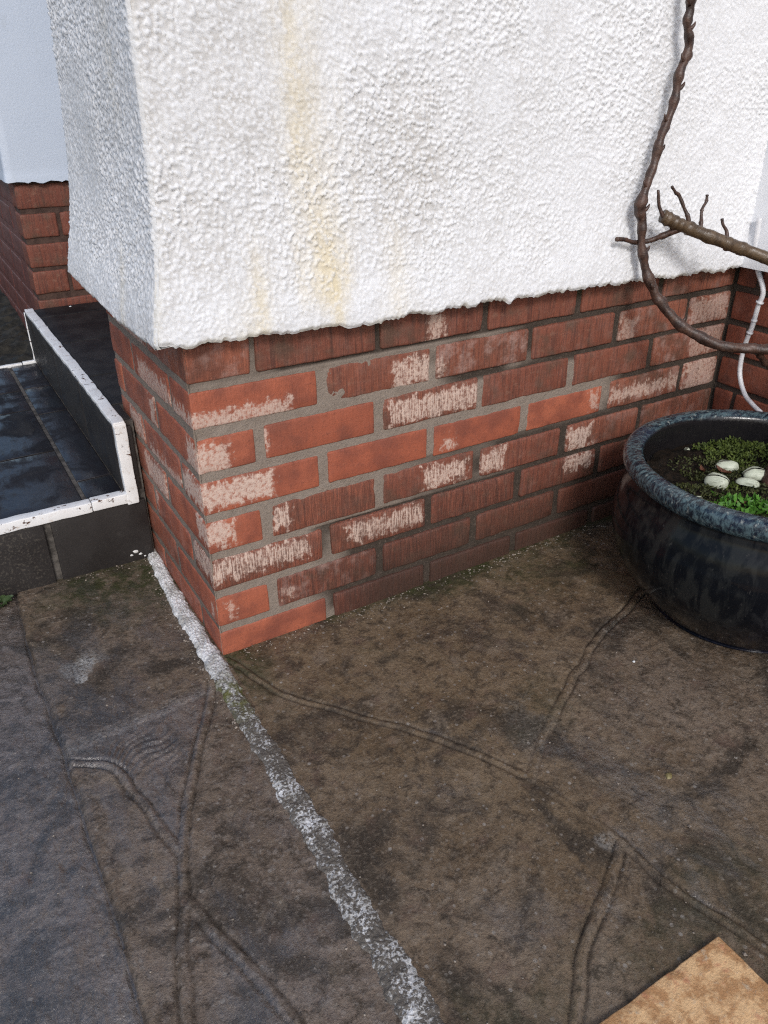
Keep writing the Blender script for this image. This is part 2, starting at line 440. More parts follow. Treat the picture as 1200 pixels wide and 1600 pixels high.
def glaze_material(rim=False):
    m = NB('pot_rim_glaze' if rim else 'pot_body_glaze')
    oc = m.coord()
    p = m.xyz(oc)
    ang = m.math('ARCTAN2', p[1], p[0])
    v = m.node('ShaderNodeCombineXYZ')
    m.put(v.inputs[0], m.math('COSINE', ang)); m.put(v.inputs[1], m.math('SINE', ang)); m.put(v.inputs[2], m.math('MULTIPLY', p[2], 1.0))
    vv = v.outputs[0]
    slant = m.mapped(oc, (46, 46, 13), rot=(0.0, 0.35, 0.2))
    a = m.noise(slant, 1.0, 4, 0.62, 0.5)
    b = m.noise(m.mapped(oc, (150, 150, 48)), 1.0, 4, 0.65)
    big = m.noise(oc, 6.5, 3)
    if rim:
        st = m.noise(m.mapped(oc, (64, 170, 90), rot=(0, 0, 0.5)), 1.0, 5, 0.70, 0.5)
        col = m.mix(m.ramp(st, 0.40, 0.64), (0.005, 0.010, 0.018), (0.085, 0.135, 0.150))
        col = m.mix(m.ramp(big, 0.45, 0.7, 0, 0.55), col, (0.02, 0.028, 0.06))
        col = m.mix(m.ramp(b, 0.58, 0.70, 0, 0.7), col, (0.30, 0.32, 0.30))
        rad = m.math('SQRT', m.math('ADD', m.math('MULTIPLY', p[0], p[0]), m.math('MULTIPLY', p[1], p[1])))
        col = m.mix(m.ramp(rad, 0.2195, 0.2235, 1, 0), col, m.mix(b, (0.006, 0.006, 0.008), (0.018, 0.016, 0.016)))
        n = m.bump(st, 0.3, 0.002)
    else:
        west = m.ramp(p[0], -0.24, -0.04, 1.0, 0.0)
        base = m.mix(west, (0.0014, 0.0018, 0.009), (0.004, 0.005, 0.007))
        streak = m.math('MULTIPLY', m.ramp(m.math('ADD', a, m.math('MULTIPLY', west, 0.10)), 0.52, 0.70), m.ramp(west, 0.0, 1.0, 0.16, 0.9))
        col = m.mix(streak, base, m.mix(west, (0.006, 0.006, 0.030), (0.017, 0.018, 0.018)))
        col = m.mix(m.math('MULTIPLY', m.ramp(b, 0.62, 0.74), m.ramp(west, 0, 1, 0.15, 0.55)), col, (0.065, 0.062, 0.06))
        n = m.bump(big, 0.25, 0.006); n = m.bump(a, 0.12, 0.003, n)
    return m.done(col, m.ramp(b, 0.4, 0.75, 0.08, 0.22), n, 0.45 if rim else 0.16, 0.0, 0.05)

def bark_material(name, c1, c2, rough=0.4):
    m = NB(name)
    wc = m.node('ShaderNodeNewGeometry').outputs['Position']
    a = m.noise(wc, 55, 4, 0.6); b = m.noise(wc, 340, 3, 0.65)
    col = m.mix(m.ramp(a, 0.35, 0.65), c1, c2)
    col = m.mix(m.ramp(b, 0.62, 0.74, 0, 0.6), col, (0.19, 0.13, 0.085))
    col = m.mix(m.ramp(b, 0.28, 0.40, 0.6, 0), col, (0.015, 0.010, 0.008))
    return m.done(col, m.ramp(b, 0.3, 0.7, rough - 0.12, rough + 0.15), m.bump(b, 0.5, 0.0015), 0.5)

def plain(name, c1, c2, scale, rough, bump=0.3, spec=0.4):
    m = NB(name)
    wc = m.node('ShaderNodeNewGeometry').outputs['Position']
    a = m.noise(wc, scale, 4, 0.62)
    return m.done(m.mix(m.ramp(a, 0.35, 0.65), c1, c2), rough, m.bump(m.noise(wc, scale * 5, 3), bump, 0.0015), spec)

def sandstone_material():
    m = NB('buff_sandstone')
    wc = m.node('ShaderNodeNewGeometry').outputs['Position']
    a = m.noise(wc, 48, 5, 0.7); b = m.noise(wc, 110, 5, 0.68); c = m.noise(wc, 420, 3)
    col = m.mix(m.ramp(a, 0.4, 0.6), (0.40, 0.21, 0.09), (0.66, 0.42, 0.215))
    col = m.mix(m.ramp(b, 0.56, 0.74, 0, 0.75), col, (0.50, 0.40, 0.28))
    col = m.mix(m.ramp(m.noise(m.mapped(wc, loc=(4, 2, 1)), 60, 3), 0.58, 0.72, 0, 0.6), col, (0.46, 0.19, 0.10))
    col = m.mix(m.ramp(c, 0.64, 0.75, 0, 0.5), col, (0.17, 0.10, 0.06))
    n = m.bump(b, 0.6, 0.004); n = m.bump(c, 0.4, 0.001, n)
    return m.done(col, 0.5, n, 0.45)

def husk_material():
    m = NB('pale_husk')
    oc = m.coord()
    st = m.noise(m.mapped(oc, (25, 260, 260)), 1.0, 4, 0.6); b = m.noise(oc, 70, 3)
    col = m.mix(b, (0.40, 0.44, 0.33), (0.58, 0.60, 0.49))
    col = m.mix(m.ramp(st, 0.52, 0.66, 0, 0.7), col, (0.20, 0.21, 0.15))
    return m.done(col, 0.42, m.bump(st, 0.4, 0.001), 0.4)

M = dict(brick=brick_material(), mortar=mortar_material(), render=render_material(), paint=smooth_paint_material(),
         ground=ground_material('wet_concrete'), grit=grit_material(), tile=tile_material(), riser=riser_material(),
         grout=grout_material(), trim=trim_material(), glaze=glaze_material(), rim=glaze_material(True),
         bark=bark_material('dark_bark', (0.030, 0.015, 0.011), (0.080, 0.040, 0.027), 0.42),
         bark2=bark_material('olive_bark', (0.058, 0.036, 0.020), (0.105, 0.068, 0.038), 0.28),
         cable=plain('white_plastic', (0.62, 0.62, 0.64), (0.74, 0.74, 0.76), 60, 0.35, 0.1),
         soil=plain('wet_soil', (0.004, 0.003, 0.002), (0.016, 0.010, 0.006), 90, 0.75, 1.0, 0.15),
         moss=plain('moss', (0.035, 0.055, 0.008), (0.085, 0.115, 0.016), 70, 0.7),
         moss_dark=plain('dark_moss', (0.028, 0.034, 0.008), (0.055, 0.062, 0.014), 70, 0.7),
         leaf=plain('bright_green_leaf', (0.055, 0.16, 0.018), (0.10, 0.25, 0.035), 60, 0.45),
         weed=plain('weed_leaf', (0.030, 0.055, 0.018), (0.055, 0.085, 0.030), 80, 0.5),
         husk=husk_material(),
         seam=plain('husk_seam', (0.06, 0.06, 0.04), (0.12, 0.12, 0.09), 90, 0.6),
         debris=plain('dead_leaf', (0.10, 0.035, 0.018), (0.16, 0.075, 0.040), 60, 0.6),
         flake=plain('paint_flake', (0.58, 0.58, 0.57), (0.72, 0.72, 0.72), 90, 0.6),
         pebble=plain('pebble', (0.16, 0.13, 0.055), (0.24, 0.20, 0.09), 120, 0.45),
         stone=sandstone_material(),
         mortar_brown=plain('brown_mortar', (0.045, 0.024, 0.018), (0.080, 0.045, 0.034), 60, 0.8, 0.6),
         oxide=plain('red_oxide_paint', (0.095, 0.032, 0.026), (0.135, 0.050, 0.042), 14, 0.5, 0.2),
         matt=plain('matt_black_tile', (0.009, 0.008, 0.009), (0.022, 0.020, 0.020), 16, 0.6, 0.2, 0.2),
         crumb=plain('grit_crumb', (0.05, 0.035, 0.025), (0.34, 0.29, 0.24), 130, 0.7),
         earth=plain('dark_earth', (0.010, 0.010, 0.008), (0.034, 0.030, 0.022), 30, 0.75, 0.9))

# ================================================================== THE GROUND
CELL = 0.0025
JOINTS = {
 'A': [(-.004,-.012),(.009,-.029),(.057,-.157),(.113,-.236),(.175,-.317),(.239,-.404),(.291,-.511),(.307,-.589),(.322,-.655),(.328,-.733),(.341,-.783),(.362,-.859),(.40,-.97),(.5,-1.3)],
 'B': [(.291,-.511),(.363,-.455),(.481,-.386),(.63,-.31),(.787,-.258),(1.0,-.15),(1.245,-.03)],
 'C': [(.322,-.660),(.244,-.709),(.181,-.741),(.105,-.807),(-.03,-.93)],
 'D': [(-.040,-.055),(-.055,-.085),(-.09,-.15),(-.128,-.22),(-.184,-.337),(-.222,-.444),(-.244,-.513),(-.261,-.587),(-.29,-.72),(-.31,-.9),(-.32,-1.3)],
 'E': [(-.298,-.12),(-.247,-.156),(-.223,-.228),(-.21,-.309),(-.196,-.37)],
 'F': [(-.216,-.44),(-.193,-.515),(-.172,-.583),(-.161,-.647),(-.15,-.78),(-.10,-.95),(-.06,-1.1)],
 'G': [(-.288,.41),(-.295,.337),(-.301,.128),(-.297,-.072),(-.299,-.242),(-.298,-.413),(-.304,-.561),(-.31,-.8),(-.33,-1.3)],
 'H': [(-.057,-.074),(-.141,-.082),(-.226,-.090),(-.298,-.095)],
}
STRIP_C = np.array([(.52,-.004),(.479,-.006),(.426,-.010),(.295,-.016),(.209,-.019),(.09,-.021),(0.0,-.022),(-.067,-.023),(-.24,-.025),(-.41,-.027),(-.55,-.034),(-.66,-.038),(-.73,-.042),(-1.3,-.07)])
STRIP_W = np.array([(.52,.003),(.479,.006),(.426,.012),(.295,.016),(.209,.018),(.09,.019),(0.0,.018),(-.067,.0175),(-.24,.020),(-.41,.022),(-.55,.0205),(-.66,.0235),(-.73,.025),(-1.3,.025)])

def strip_centre(y): return np.interp(y, STRIP_C[::-1, 0], STRIP_C[::-1, 1])
def strip_half(y): return np.interp(y, STRIP_W[::-1, 0], STRIP_W[::-1, 1])

def dist_poly(X, Y, pts):
    best = np.full(X.shape, 9.0); tt = np.zeros(X.shape); acc = 0.0
    for (x0, y0), (x1, y1) in zip(pts[:-1], pts[1:]):
        dx, dy = x1 - x0, y1 - y0; L2 = dx * dx + dy * dy; L = math.sqrt(L2)
        t = np.clip(((X - x0) * dx + (Y - y0) * dy) / L2, 0, 1)
        d = np.hypot(X - x0 - t * dx, Y - y0 - t * dy)
        m = d < best
        best = np.where(m, d, best); tt = np.where(m, acc + t * L, tt); acc += L
    return best, tt

def smooth_poly(pts, n=8):
    p = np.array(pts, float); p = np.vstack([2 * p[0] - p[1], p, 2 * p[-1] - p[-2]])
    out = []
    for i in range(1, len(p) - 2):
        for t in np.linspace(0, 1, n, endpoint=False):
            a, b, c, d = p[i - 1], p[i], p[i + 1], p[i + 2]
            out.append(0.5 * (2 * b + (c - a) * t + (2 * a - 5 * b + 4 * c - d) * t * t + (3 * b - a - 3 * c + d) * t ** 3))
    out.append(p[-2])
    return [tuple(q) for q in out]

def build_ground():
    patio = empty('patio', (0, 0, 0), kind='structure')
    xs = np.arange(-0.80, 1.25, CELL); ys = np.arange(-1.14, 0.46, CELL)
    X, Y = np.meshgrid(xs, ys, indexing='ij')
    wx = X + 0.003 * vn2(X * 22, Y * 22, 3) + 0.0008 * vn2(X * 80, Y * 80, 4)
    wy = Y + 0.003 * vn2(X * 22, Y * 22, 13) + 0.0008 * vn2(X * 80, Y * 80, 14)
    h = 0.0035 * fbm2(X * 4, Y * 4, 3, 21) + 0.0012 * fbm2(X * 26, Y * 26, 3, 22)
    left = X < strip_centre(Y)
    gx = np.interp(Y, [p[1] for p in JOINTS['G']][::-1], [p[0] for p in JOINTS['G']][::-1])
    path = X < gx
    # fine pitted texture, coarser on the wet path
    h += np.where(path, 0.0019, 0.0010) * fbm2(X * 80, Y * 62, 3, 23)
    cell, rid = worley2(X * 60, Y * 60, 5)
    h += np.where(rid > 0.6, 1, 0) * np.clip(0.42 - cell, 0, 1) * 0.0022
    groove = np.zeros(X.shape); jid = np.full(X.shape, -1)
    keys = list(JOINTS)
    dst = {}
    sd = np.full(X.shape, 9.0); fd = np.ones(X.shape); kk = np.full(X.shape, -1)
    for k, key in enumerate(keys):
        d, t = dist_poly(wx, wy, smooth_poly(JOINTS[key]))
        dst[key] = d
        if key == 'G':
            g = np.exp(-(d / 0.0042) ** 2)
            h -= 0.0065 * (0.8 + 0.35 * vn2(t * 30, t * 0, 8)) * g
            h += np.where(path, -0.0030, 0.0012) * np.exp(-(d / 0.03) ** 2)
            groove = np.maximum(groove, g); jid = np.where(d < .006, k, jid)
        elif key == 'H':
            h -= 0.0012 * np.exp(-((d - 0.011) / 0.0035) ** 2)
        else:
            half = {'A': .0068, 'B': .0078, 'C': .0086, 'D': .0080, 'E': .0074, 'F': .0084}[key]
            fade = 0.88 + 0.25 * vn2(t * 12, t * 0 + k, 9)
            if key == 'A': fade = fade * (1 - 0.65 * sst(0.57, 0.62, t) * (1 - sst(0.70, 0.75, t)))
            if key == 'B': fade = fade * (0.45 + 0.55 * sst(0.12, 0.26, t))
            q = d - half
            m_ = q < sd
            sd = np.where(m_, q, sd); fd = np.where(m_, fade, fd); kk = np.where(m_, k, kk)
    fd = np.clip(fd, .15, 1.15) * (~path) * sst(.0, .004, np.abs(X - gx))
    g = np.exp(-(sd / 0.0022) ** 2) * fd
    h -= 0.0040 * g
    h += np.where(sd < 0, 1, 0) * 0.0013 * fd * sst(0, -.007, sd)
    groove = np.maximum(groove, np.clip(g, 0, 1))
    jid = np.where((sd < 0) & (jid < 0) & ~path, kk, jid)
    # fan of comb marks left by the trowel below the pale band
    fan = sst(0.0, 0.03, -Y - 0.10) * (1 - sst(0.15, 0.24, -Y)) * sst(-0.25, -0.22, X) * (1 - sst(-0.16, -0.12, X))
    h += fan * 0.0016 * np.sin((X * 0.45 - Y * 0.9 + 0.015 * vn2(X * 20, Y * 20, 6)) * 2 * math.pi / 0.013)
    # falls: the far part rises a little towards the step
    h += 0.010 * sst(0.2, 0.5, Y) * (X < 0) + 0.012 * sst(0.25, 1.2, X) * sst(-0.5, 0.0, Y)
    big = fbm2(X * 3, Y * 3, 3, 40)
    moss = np.clip(sst(0.16, 0.40, Y) * sst(-0.26, -0.12, X) * 1.2 + 0.8 * sst(0.035, 0.0, -Y) * (X > .2) * 1.0 + 0.35 * sst(.1, .5, fbm2(X * 5, Y * 5, 3, 41)) * (X > 0), 0, 1) * (Y < 0.5)
    moss = np.where(Y > 0.02, moss, moss * 0.9)
    moss = np.clip(moss + .8 * sst(-.24, -.02, Y) * (X > 0) * sst(-.2, .4, fbm2(X * 8, Y * 8, 3, 47)) + .5 * sst(.08, .3, Y) * (X > -.29) * (X < 0) * sst(-.1, .4, fbm2(X * 9, Y * 9, 3, 48)), 0, 1)
    tone = np.clip(np.where(path, 0.95, np.where(left, 0.55, 0.12)) + 0.25 * big, 0, 1)
    wet = np.clip(np.where(path, 0.95, np.where(left, 0.55, 0.30)) + 0.35 * fbm2(X * 7, Y * 7, 3, 42), 0, 1)
    wet = np.clip(wet + 0.6 * np.exp(-(((X + 0.25) / 0.06) ** 2 + ((Y - 0.0) / 0.12) ** 2)), 0, 1)
    n5 = fbm2(X * 30, Y * 30, 3, 43)
    def blob(cx, cy, r, s=1): return s * sst(0.0, 0.5, 1 - np.hypot(X - cx, Y - cy) / r + 0.9 * n5)
    pale = np.clip(blob(-.231, .10, .030, .55) + blob(-.236, .066, .011, 1) + blob(-.21, .12, .028, .35) + blob(.305, -.65, .014, .3) + blob(.36, -.42, .06, .10), 0, 1)
    pale = np.maximum(pale, 0.30 * np.exp(-(dst['H'] / 0.012) ** 2))
    # slabs: which side of which joint
    def side(key): 
        p = np.array(JOINTS[key]); d, t = dist_poly(X, Y, JOINTS[key])
        s = np.zeros(X.shape); best = np.full(X.shape, 9.0)
        for (x0, y0), (x1, y1) in zip(JOINTS[key][:-1], JOINTS[key][1:]):
            dx, dy = x1 - x0, y1 - y0; L2 = dx * dx + dy * dy
            tt = np.clip(((X - x0) * dx + (Y - y0) * dy) / L2, 0, 1)
            dd = np.hypot(X - x0 - tt * dx, Y - y0 - tt * dy)
            cr = dx * (Y - y0) - dy * (X - x0)
            m = dd < best - 1e-9; best = np.where(m, dd, best); s = np.where(m, cr, s)
        return s > 0
    sA, sB, sC, sD, sE, sF, sH = (side(k) for k in 'ABCDEFH')
    slab = np.full(X.shape, 0)
    R = ~left
    slab = np.where(R & sA & sB, 1, slab)          # by the wall
    slab = np.where(R & sA & ~sB, 2, slab)         # by the pot
    slab = np.where(R & ~sA & ~sC, 3, slab)        # long one beside the white strip
    slab = np.where(R & ~sA & sC, 4, slab)         # front
    Lm = left & ~path
    far = Y > -0.085 - 0.03 * (X + 0.057) * -1
    slab = np.where(Lm & ~sH, 5, slab)
    slab = np.where(Lm & sH & (Y > -.45) & sE & ~sD, 6, slab)
    slab = np.where(Lm & sH & ~sD & (slab != 6), 7, slab)
    slab = np.where(Lm & sH & sD & sF, 8, slab)
    slab = np.where(Lm & sH & sD & ~sF, 9, slab)
    slab = np.where(path, 10, slab)
    slab = np.where(Lm & (slab == 0), 7, slab)
    toff = np.array([0, -.10, .06, .0, .16, -.16, .22, .05, .02, .12, 0])[slab]; woff = np.array([0, .05, .22, -.1, .0, -.05, .12, .1, -.12, .1, .1])[slab]
    tone = np.clip(tone + toff, 0, 1); wet = np.clip(wet + woff, 0, 1)
    V = np.stack([X, Y, h], -1).reshape(-1, 3)
    code = np.where(jid >= 0, 100 + jid, slab)
    code = np.where((jid >= 0) & (jid == keys.index('H')), slab, code)
    F = grid_faces(len(xs), len(ys))
    fc = code.ravel()[F[:, 0]]
    cx = V[F[:, 0], 0]; cy = V[F[:, 0], 1]
    keep = ~((cx > 0.008) & (cy > 0.006)) & ~((cx < -0.05) & (cy > 0.43))
    F = F[keep]; fc = fc[keep]
    at = dict(groove=groove.ravel() * 0.9, moss=moss.ravel(), tone=tone.ravel(), wet=wet.ravel(), pale=pale.ravel())
    for c in np.unique(fc):
        f = F[fc == c]
        ids, inv = np.unique(f, return_inverse=True)
        nm = 'mortar_joint' if c >= 100 else ('concrete_path' if c == 10 else 'paving_slab')
        me = mesh_np(nm, V[ids], inv.reshape(-1, 4), True, {k: v[ids] for k, v in at.items()})
        link(nm, me, M['ground'], patio)
    # the ground beyond, one coarse sheet out to the horizon
    n = 60
    u = np.linspace(-1, 1, n); g = np.sign(u) * (np.abs(u) ** 4) * 200 + u * 2.5
    GX, GY = np.meshgrid(g, g, indexing='ij')
    me = mesh_np('ground', np.stack([GX, GY, np.full(GX.shape, -0.016)], -1).reshape(-1, 3), grid_faces(n, n), True,
                 dict(groove=np.zeros(n * n), moss=np.full(n * n, .2), tone=np.full(n * n, .7), wet=np.full(n * n, .5), pale=np.zeros(n * n)))
    tag(link('ground', me, M['ground']), kind='structure')

build_ground()

def build_strip():
    ys = np.arange(-1.12, 0.50, 0.0016); ts = np.linspace(-1, 1, 34)
    T, Yg = np.meshgrid(ts, ys, indexing='ij')
    n = vn2(Yg * 55, T * 2, 3)
    edge = 1.0 + 0.16 * vn2(Yg * 14, np.sign(T) * 5, 33) + 0.14 * vn2(Yg * 40, np.sign(T) * 7, 3) + 0.10 * vn2(Yg * 140, np.sign(T) * 9, 4)
    Xg = strip_centre(Yg) + T * strip_half(Yg) * edge
    w1, r1 = worley2(Xg * 210, Yg * 210, 15)
    worn = np.interp(Yg, [-1.1, -.7, -.45, -.3, -.13, -.06, 0.0, 0.06], [1.0, .98, .93, .97, .97, .80, .38, 0.18])
    worn = np.clip(worn + 0.10 * vn2(Yg * 25, Xg * 40, 8), 0, 1)
    prof = np.clip(1 - np.abs(T) ** 4, 0, 1)
    grain = np.clip(0.62 - w1, 0, 1) * (0.5 + r1)
    Z = -0.003 + prof * (0.0060 + np.interp(Yg, [-.2, .1], [0.0, 0.003])) + prof * grain * np.interp(Yg, [-.1, .05], [0.0030, 0.0045]) + 0.0012 * vn2(Xg * 60, Yg * 60, 2)
    Z += 0.010 * sst(0.2, 0.5, Yg)
    moss = 1.0 * np.exp(-((Yg + 0.115) / 0.055) ** 2) + 0.25 * np.exp(-((Yg - .42) / .04) ** 2)
    me = mesh_np('painted_strip', np.stack([Xg, Yg, Z], -1).reshape(-1, 3), grid_faces(len(ts), len(ys)), True, dict(worn=worn.ravel(), moss=moss.ravel()))
    o = link('painted_strip', me, M['grit'])
    tag(o, 'gritty white painted strip along the pier base, worn grey across the paving', 'painted strip')
build_strip()

# ================================================================== BRICK WALLS
rng = random.Random(7)
PITCH = 0.075; BH = 0.060
ZTOP = {8: .047, 7: .122, 6: .197, 5: .272, 4: .347, 3: .422, 2: .497, 1: .572}

def brick(parent, loc, dims, old=0.9, hue=0.5, rib=0.6, patch=None, amount=1.0, bloom=0.0, seed=0, name='brick'):
    """patch = (along0, along1, up0, up1) measured from the brick's own corner"""
    n = [max(2, int(d / 0.013)) for d in dims]
    V, F = box_arr(dims, n, 0.0035 if old < 0.5 else 0.0048, seed, 0.0010 if old < 0.5 else 0.0018)
    me = mesh_np('brick', V, F, True)
    o = link(name, me, M['brick'], parent, loc)
    o['look'] = (float(old), float(hue), float(rib))
    p = patch or (0, -1, 0, 0)
    o['patch_from'] = (float(p[0]), float(p[1]), float(p[2]))
    o['patch_to'] = (float(p[3]), float(amount if patch else 0.0), float(bloom))
    return o

bay = empty('bay_wall', (0, 0, 0), 'white roughcast house wall over a red brick plinth, nearest corner in front', 'house wall')

# front face: course -> list of (x0, x1, old, hue, rib, patch(x0,x1,z0,z1 absolute x, z from brick bottom), amount, bloom)
FRONT = {
 1: [(0, .104, .55, 1.0, .55, None, 0, .45), (.112, .328, 1, .35, .5, None, 0, .08), (.338, .552, 1, .3, .45, (.43, .47, -.01, .05), .8, .10), (.566, .778, 1, .4, .3, None, 0, .05), (.793, 1.003, 1, .5, .2, None, 0, .06), (1.02, 1.240, 1, .7, .2, None, 0, .28)],
 2: [(0, .215, .08, .4, .25, (-.01, .17, -.01, .028), .85, 0), (.232, .440, .85, .5, .5, (.362, .455, .0, .055), 1, .10), (.452, .664, 1, .6, .5, (.452, .475, .0, .04), .8, .75), (.676, .887, 1, .4, .3, None, 0, .12), (.905, 1.10, 1, .75, .2, (.905, .955, .0, .05), .5, .38), (1.112, 1.242, 1, .8, .2, (1.115, 1.24, 0, .06), .6, .8)],
 3: [(0, .098, .02, .6, .1, (-.08, .055, -.01, .052), .9, 0), (.116, .323, .18, .25, .15, (.108, .122, .0, .06), .8, 0), (.341, .549, .85, .5, .7, (.352, .56, .004, .056), 1, .12), (.560, .775, 1, .35, .35, None, 0, .10), (.790, 1.003, 1, .45, .25, None, 0, .14), (1.018, 1.242, 1, .7, .2, (1.13, 1.24, .0, .07), .55, .55)],
 4: [(0, .211, .06, .45, .1, (-.02, .128, .006, .058), 1, 0), (.229, .436, .02, .3, .05, None, 0, 0), (.452, .660, .05, .35, .1, (.470, .50, .006, .034), .8, 0), (.678, .878, .0, .75, .05, (.845, .875, .01, .055), .6, 0), (.902, 1.115, 1, .8, .2, (.905, 1.12, .012, .046), .75, .45), (1.128, 1.242, 1, .8, .2, (1.13, 1.242, -.01, .07), .7, .9)],
 5: [(0, .098, .02, .55, .1, (-.03, .052, .012, .062), .95, 0), (.116, .325, .8, .55, .9, (.116, .155, .012, .058), 1, .06), (.341, .549, .85, .35, .6, (.430, .535, .006, .055), 1, .08), (.566, .772, .9, .35, .5, (.566, .628, .006, .056), .9, .10), (.792, 1.0, .9, .7, .3, (.792, .862, .0, .058), 1, .32), (1.014, 1.242, 1, .7, .2, None, 0, .4)],
 6: [(0, .211, .62, .5, 1.0, (-.02, .185, .016, .066), 1, .1), (.229, .436, .85, .55, 1.0, (.262, .43, .010, .058), .95, .05), (.452, .660, 1, .35, 1.0, None, 0, .04), (.676, .885, 1, .3, .5, (.79, .875, .028, .070), .9, .10), (.902, 1.115, 1, .5, .3, None, 0, .1), (1.128, 1.242, 1, .5, .3, None, 0, .2)],
 7: [(0, .098, .05, .5, .1, (.018, .036, .006, .044), .7, 0), (.116, .325, 1, .35, 1.0, (.122, .145, .012, .036), .7, .42), (.341, .549, 1, .3, 1.0, None, 0, .03), (.566, .774, 1, .45, .8, None, 0, .02), (.790, 1.0, .9, .35, .4, None, 0, .02), (1.014, 1.242, 1, .4, .3, None, 0, .05)],
 8: [(0, .211, .0, .55, .05, None, 0, 0), (.229, .436, 1, .1, 1.0, None, 0, .05), (.452, .660, 1, .1, .9, None, 0, .03), (.676, .885, 1, .2, .5, None, 0, .02), (.902, 1.115, 1, .3, .3, None, 0, .02), (1.128, 1.242, 1, .3, .3, None, 0, .02)],
}
for c, row in FRONT.items():
    zb = ZTOP[c] - BH
    for i, (x0, x1, old, hue, rib, patch, am, bloom) in enumerate(row):
        dz = rng.uniform(-.0012, .0012); prot = rng.uniform(-.0012, .0012) if i else 0
        depth = .10 if i else (.211 if c % 2 else .10)
        hh = BH + (0.003 if old > .5 and c > 1 else 0) + rng.uniform(-.001, .001)
        pt = (patch[0] - x0, patch[1] - x0, patch[2], patch[3]) if patch else None
        brick(bay, (x0, prot if i else 0.0, zb + dz), (x1 - x0, depth, hh), old, hue, rib, pt, am, bloom, seed=c * 11 + i)
# left face (behind the corner brick): course -> (y0, y1, old, hue, rib, patch)
LEFT = {
 1: [(.224, .436, .35, .4, .3, (.224, .45, -.01, .035)), (.449, .495, .4, .5, .2, None)],
 2: [(.114, .327, .12, .5, .5, (.114, .30, -.02, .044)), (.340, .495, .3, .35, .3, None)],
 3: [(.224, .436, .4, .55, .3, (.224, .262, .0, .058)), (.449, .495, .4, .6, .3, None)],
 4: [(.114, .327, .08, .5, .4, (.114, .30, -.02, .022)), (.340, .495, .5, .8, .3, (.34, .44, .0, .06))],
 5: [(.224, .436, .4, .7, .3, (.224, .36, .0, .060)), (.449, .495, .4, .4, .2, None)],
 6: [(.114, .327, .1, .35, .3, (.31, .33, 0, .06)), (.340, .495, .5, .6, .3, None)],
 7: [(.224, .436, .5, .6, .3, None), (.449, .495, .4, .4, .2, None)],
 8: [(.114, .327, .3, .4, .3, None), (.340, .495, .4, .4, .2, None)],
}
for c, row in LEFT.items():
    for i, (y0, y1, old, hue, rib, patch) in enumerate(row):
        pt = (patch[0] - y0, patch[1] - y0, patch[2], patch[3]) if patch else None
        brick(bay, (rng.uniform(-.0008, .0008), y0, ZTOP[c] - BH), (.10, y1 - y0, BH + rng.uniform(-.001, .002)), old, hue, rib, pt, .8, .22 if c > 3 else .08, seed=200 + c * 5 + i)
# the wall that returns towards the viewer on the right
for c in range(1, 9):
    y = -0.002 if c % 2 else -0.002
    first = True; k = 0
    while y > -1.75:
        L = (.045 if c % 2 else .16) if first else .212
        first = False
        brick(bay, (1.248 + rng.uniform(-.0012, .0012), y - L, ZTOP[c] - BH), (.10, L, BH + .002), rng.uniform(.25, .7), rng.uniform(.3, .7), rng.uniform(.1, .35), None, 0, .12, seed=300 + c * 13 + k)
        y -= L + .0125; k += 1

def mortar_mesh():
    V = []; F = []; fr = []; gn = []; n0 = 0
    def sheet(P, flip, fresh, green):
        nonlocal n0
        nu, nv = P.shape[:2]
        V.append(P.reshape(-1, 3)); F.append(grid_faces(nu, nv, n0, flip)); fr.append(fresh.ravel()); gn.append(green.ravel()); n0 += nu * nv
    zs = np.arange(-.02, .640, .0035)
    xs = np.concatenate([[0.0], np.arange(.0035, 1.275, .0035)])
    X, Z = np.meshgrid(xs, zs, indexing='ij')
    # repointed area: the lower left of the face plus a few bands
    f = np.clip(sst(.62, .50, X + .12 * vn2(X * 14, Z * 25, 3)) , 0, 1)
    f = np.maximum(f, sst(.98, .90, X + .04 * vn2(X * 20, Z * 40, 5)) * sst(.275, .29, Z) * sst(.425, .412, Z))
    f = f * np.where(Z > .505, sst(.16, .13, X) * .75, 1) * np.where(Z > .495, 0.85, 1)
    f = np.where((Z < .205), f * sst(.26, .18, X + .05 * vn2(X * 20, Z * 30, 6)) * 1.0, f)
    f = np.where((Z < .29) & (Z > .2), f * (0.35 + .65 * sst(.5, .3, X)), f)
    dep = 0.0052 - 0.0029 * f + 0.0012 * fbm2(X * 45, Z * 45, 3, 31) + 0.0006 * vn2(X * 220, Z * 220, 4)
    g = 0.85 * (np.exp(-((X - .785) / .012) ** 2) + np.exp(-((X - 1.012) / .012) ** 2)) * sst(.53, .57, Z)
    sheet(np.stack([X, dep, Z], -1), False, f, g)
    ys = np.concatenate([[0.0], np.arange(.0035, .494, .0035)])
    Y2, Z2 = np.meshgrid(ys, zs, indexing='ij')
    f2 = np.clip(0.85 - 0.25 * sst(.2, .1, Z2), 0, 1)
    dep2 = 0.0024 + 0.0012 * fbm2(Y2 * 45, Z2 * 45, 3, 33)
    sheet(np.stack([dep2, Y2, Z2], -1), True, f2, Y2 * 0)
    yr = np.arange(-1.75, .020, .006)
    Y3, Z3 = np.meshgrid(yr, zs[::2], indexing='ij')
    sheet(np.stack([1.2535 + .0015 * fbm2(Y3 * 45, Z3 * 45, 2, 35), Y3, Z3], -1), True, Y3 * 0 + .12, Y3 * 0)
    # back of the pier
    xb = np.linspace(.003, 1.2, 5); Xb, Zb = np.meshgrid(xb, zs[::40], indexing='ij')
    sheet(np.stack([Xb, np.full(Xb.shape, .493), Zb], -1), True, Xb * 0 + .5, Xb * 0)
    return mesh_np('mortar', np.concatenate(V), np.concatenate(F), True, dict(fresh=np.concatenate(fr), green=np.concatenate(gn)))
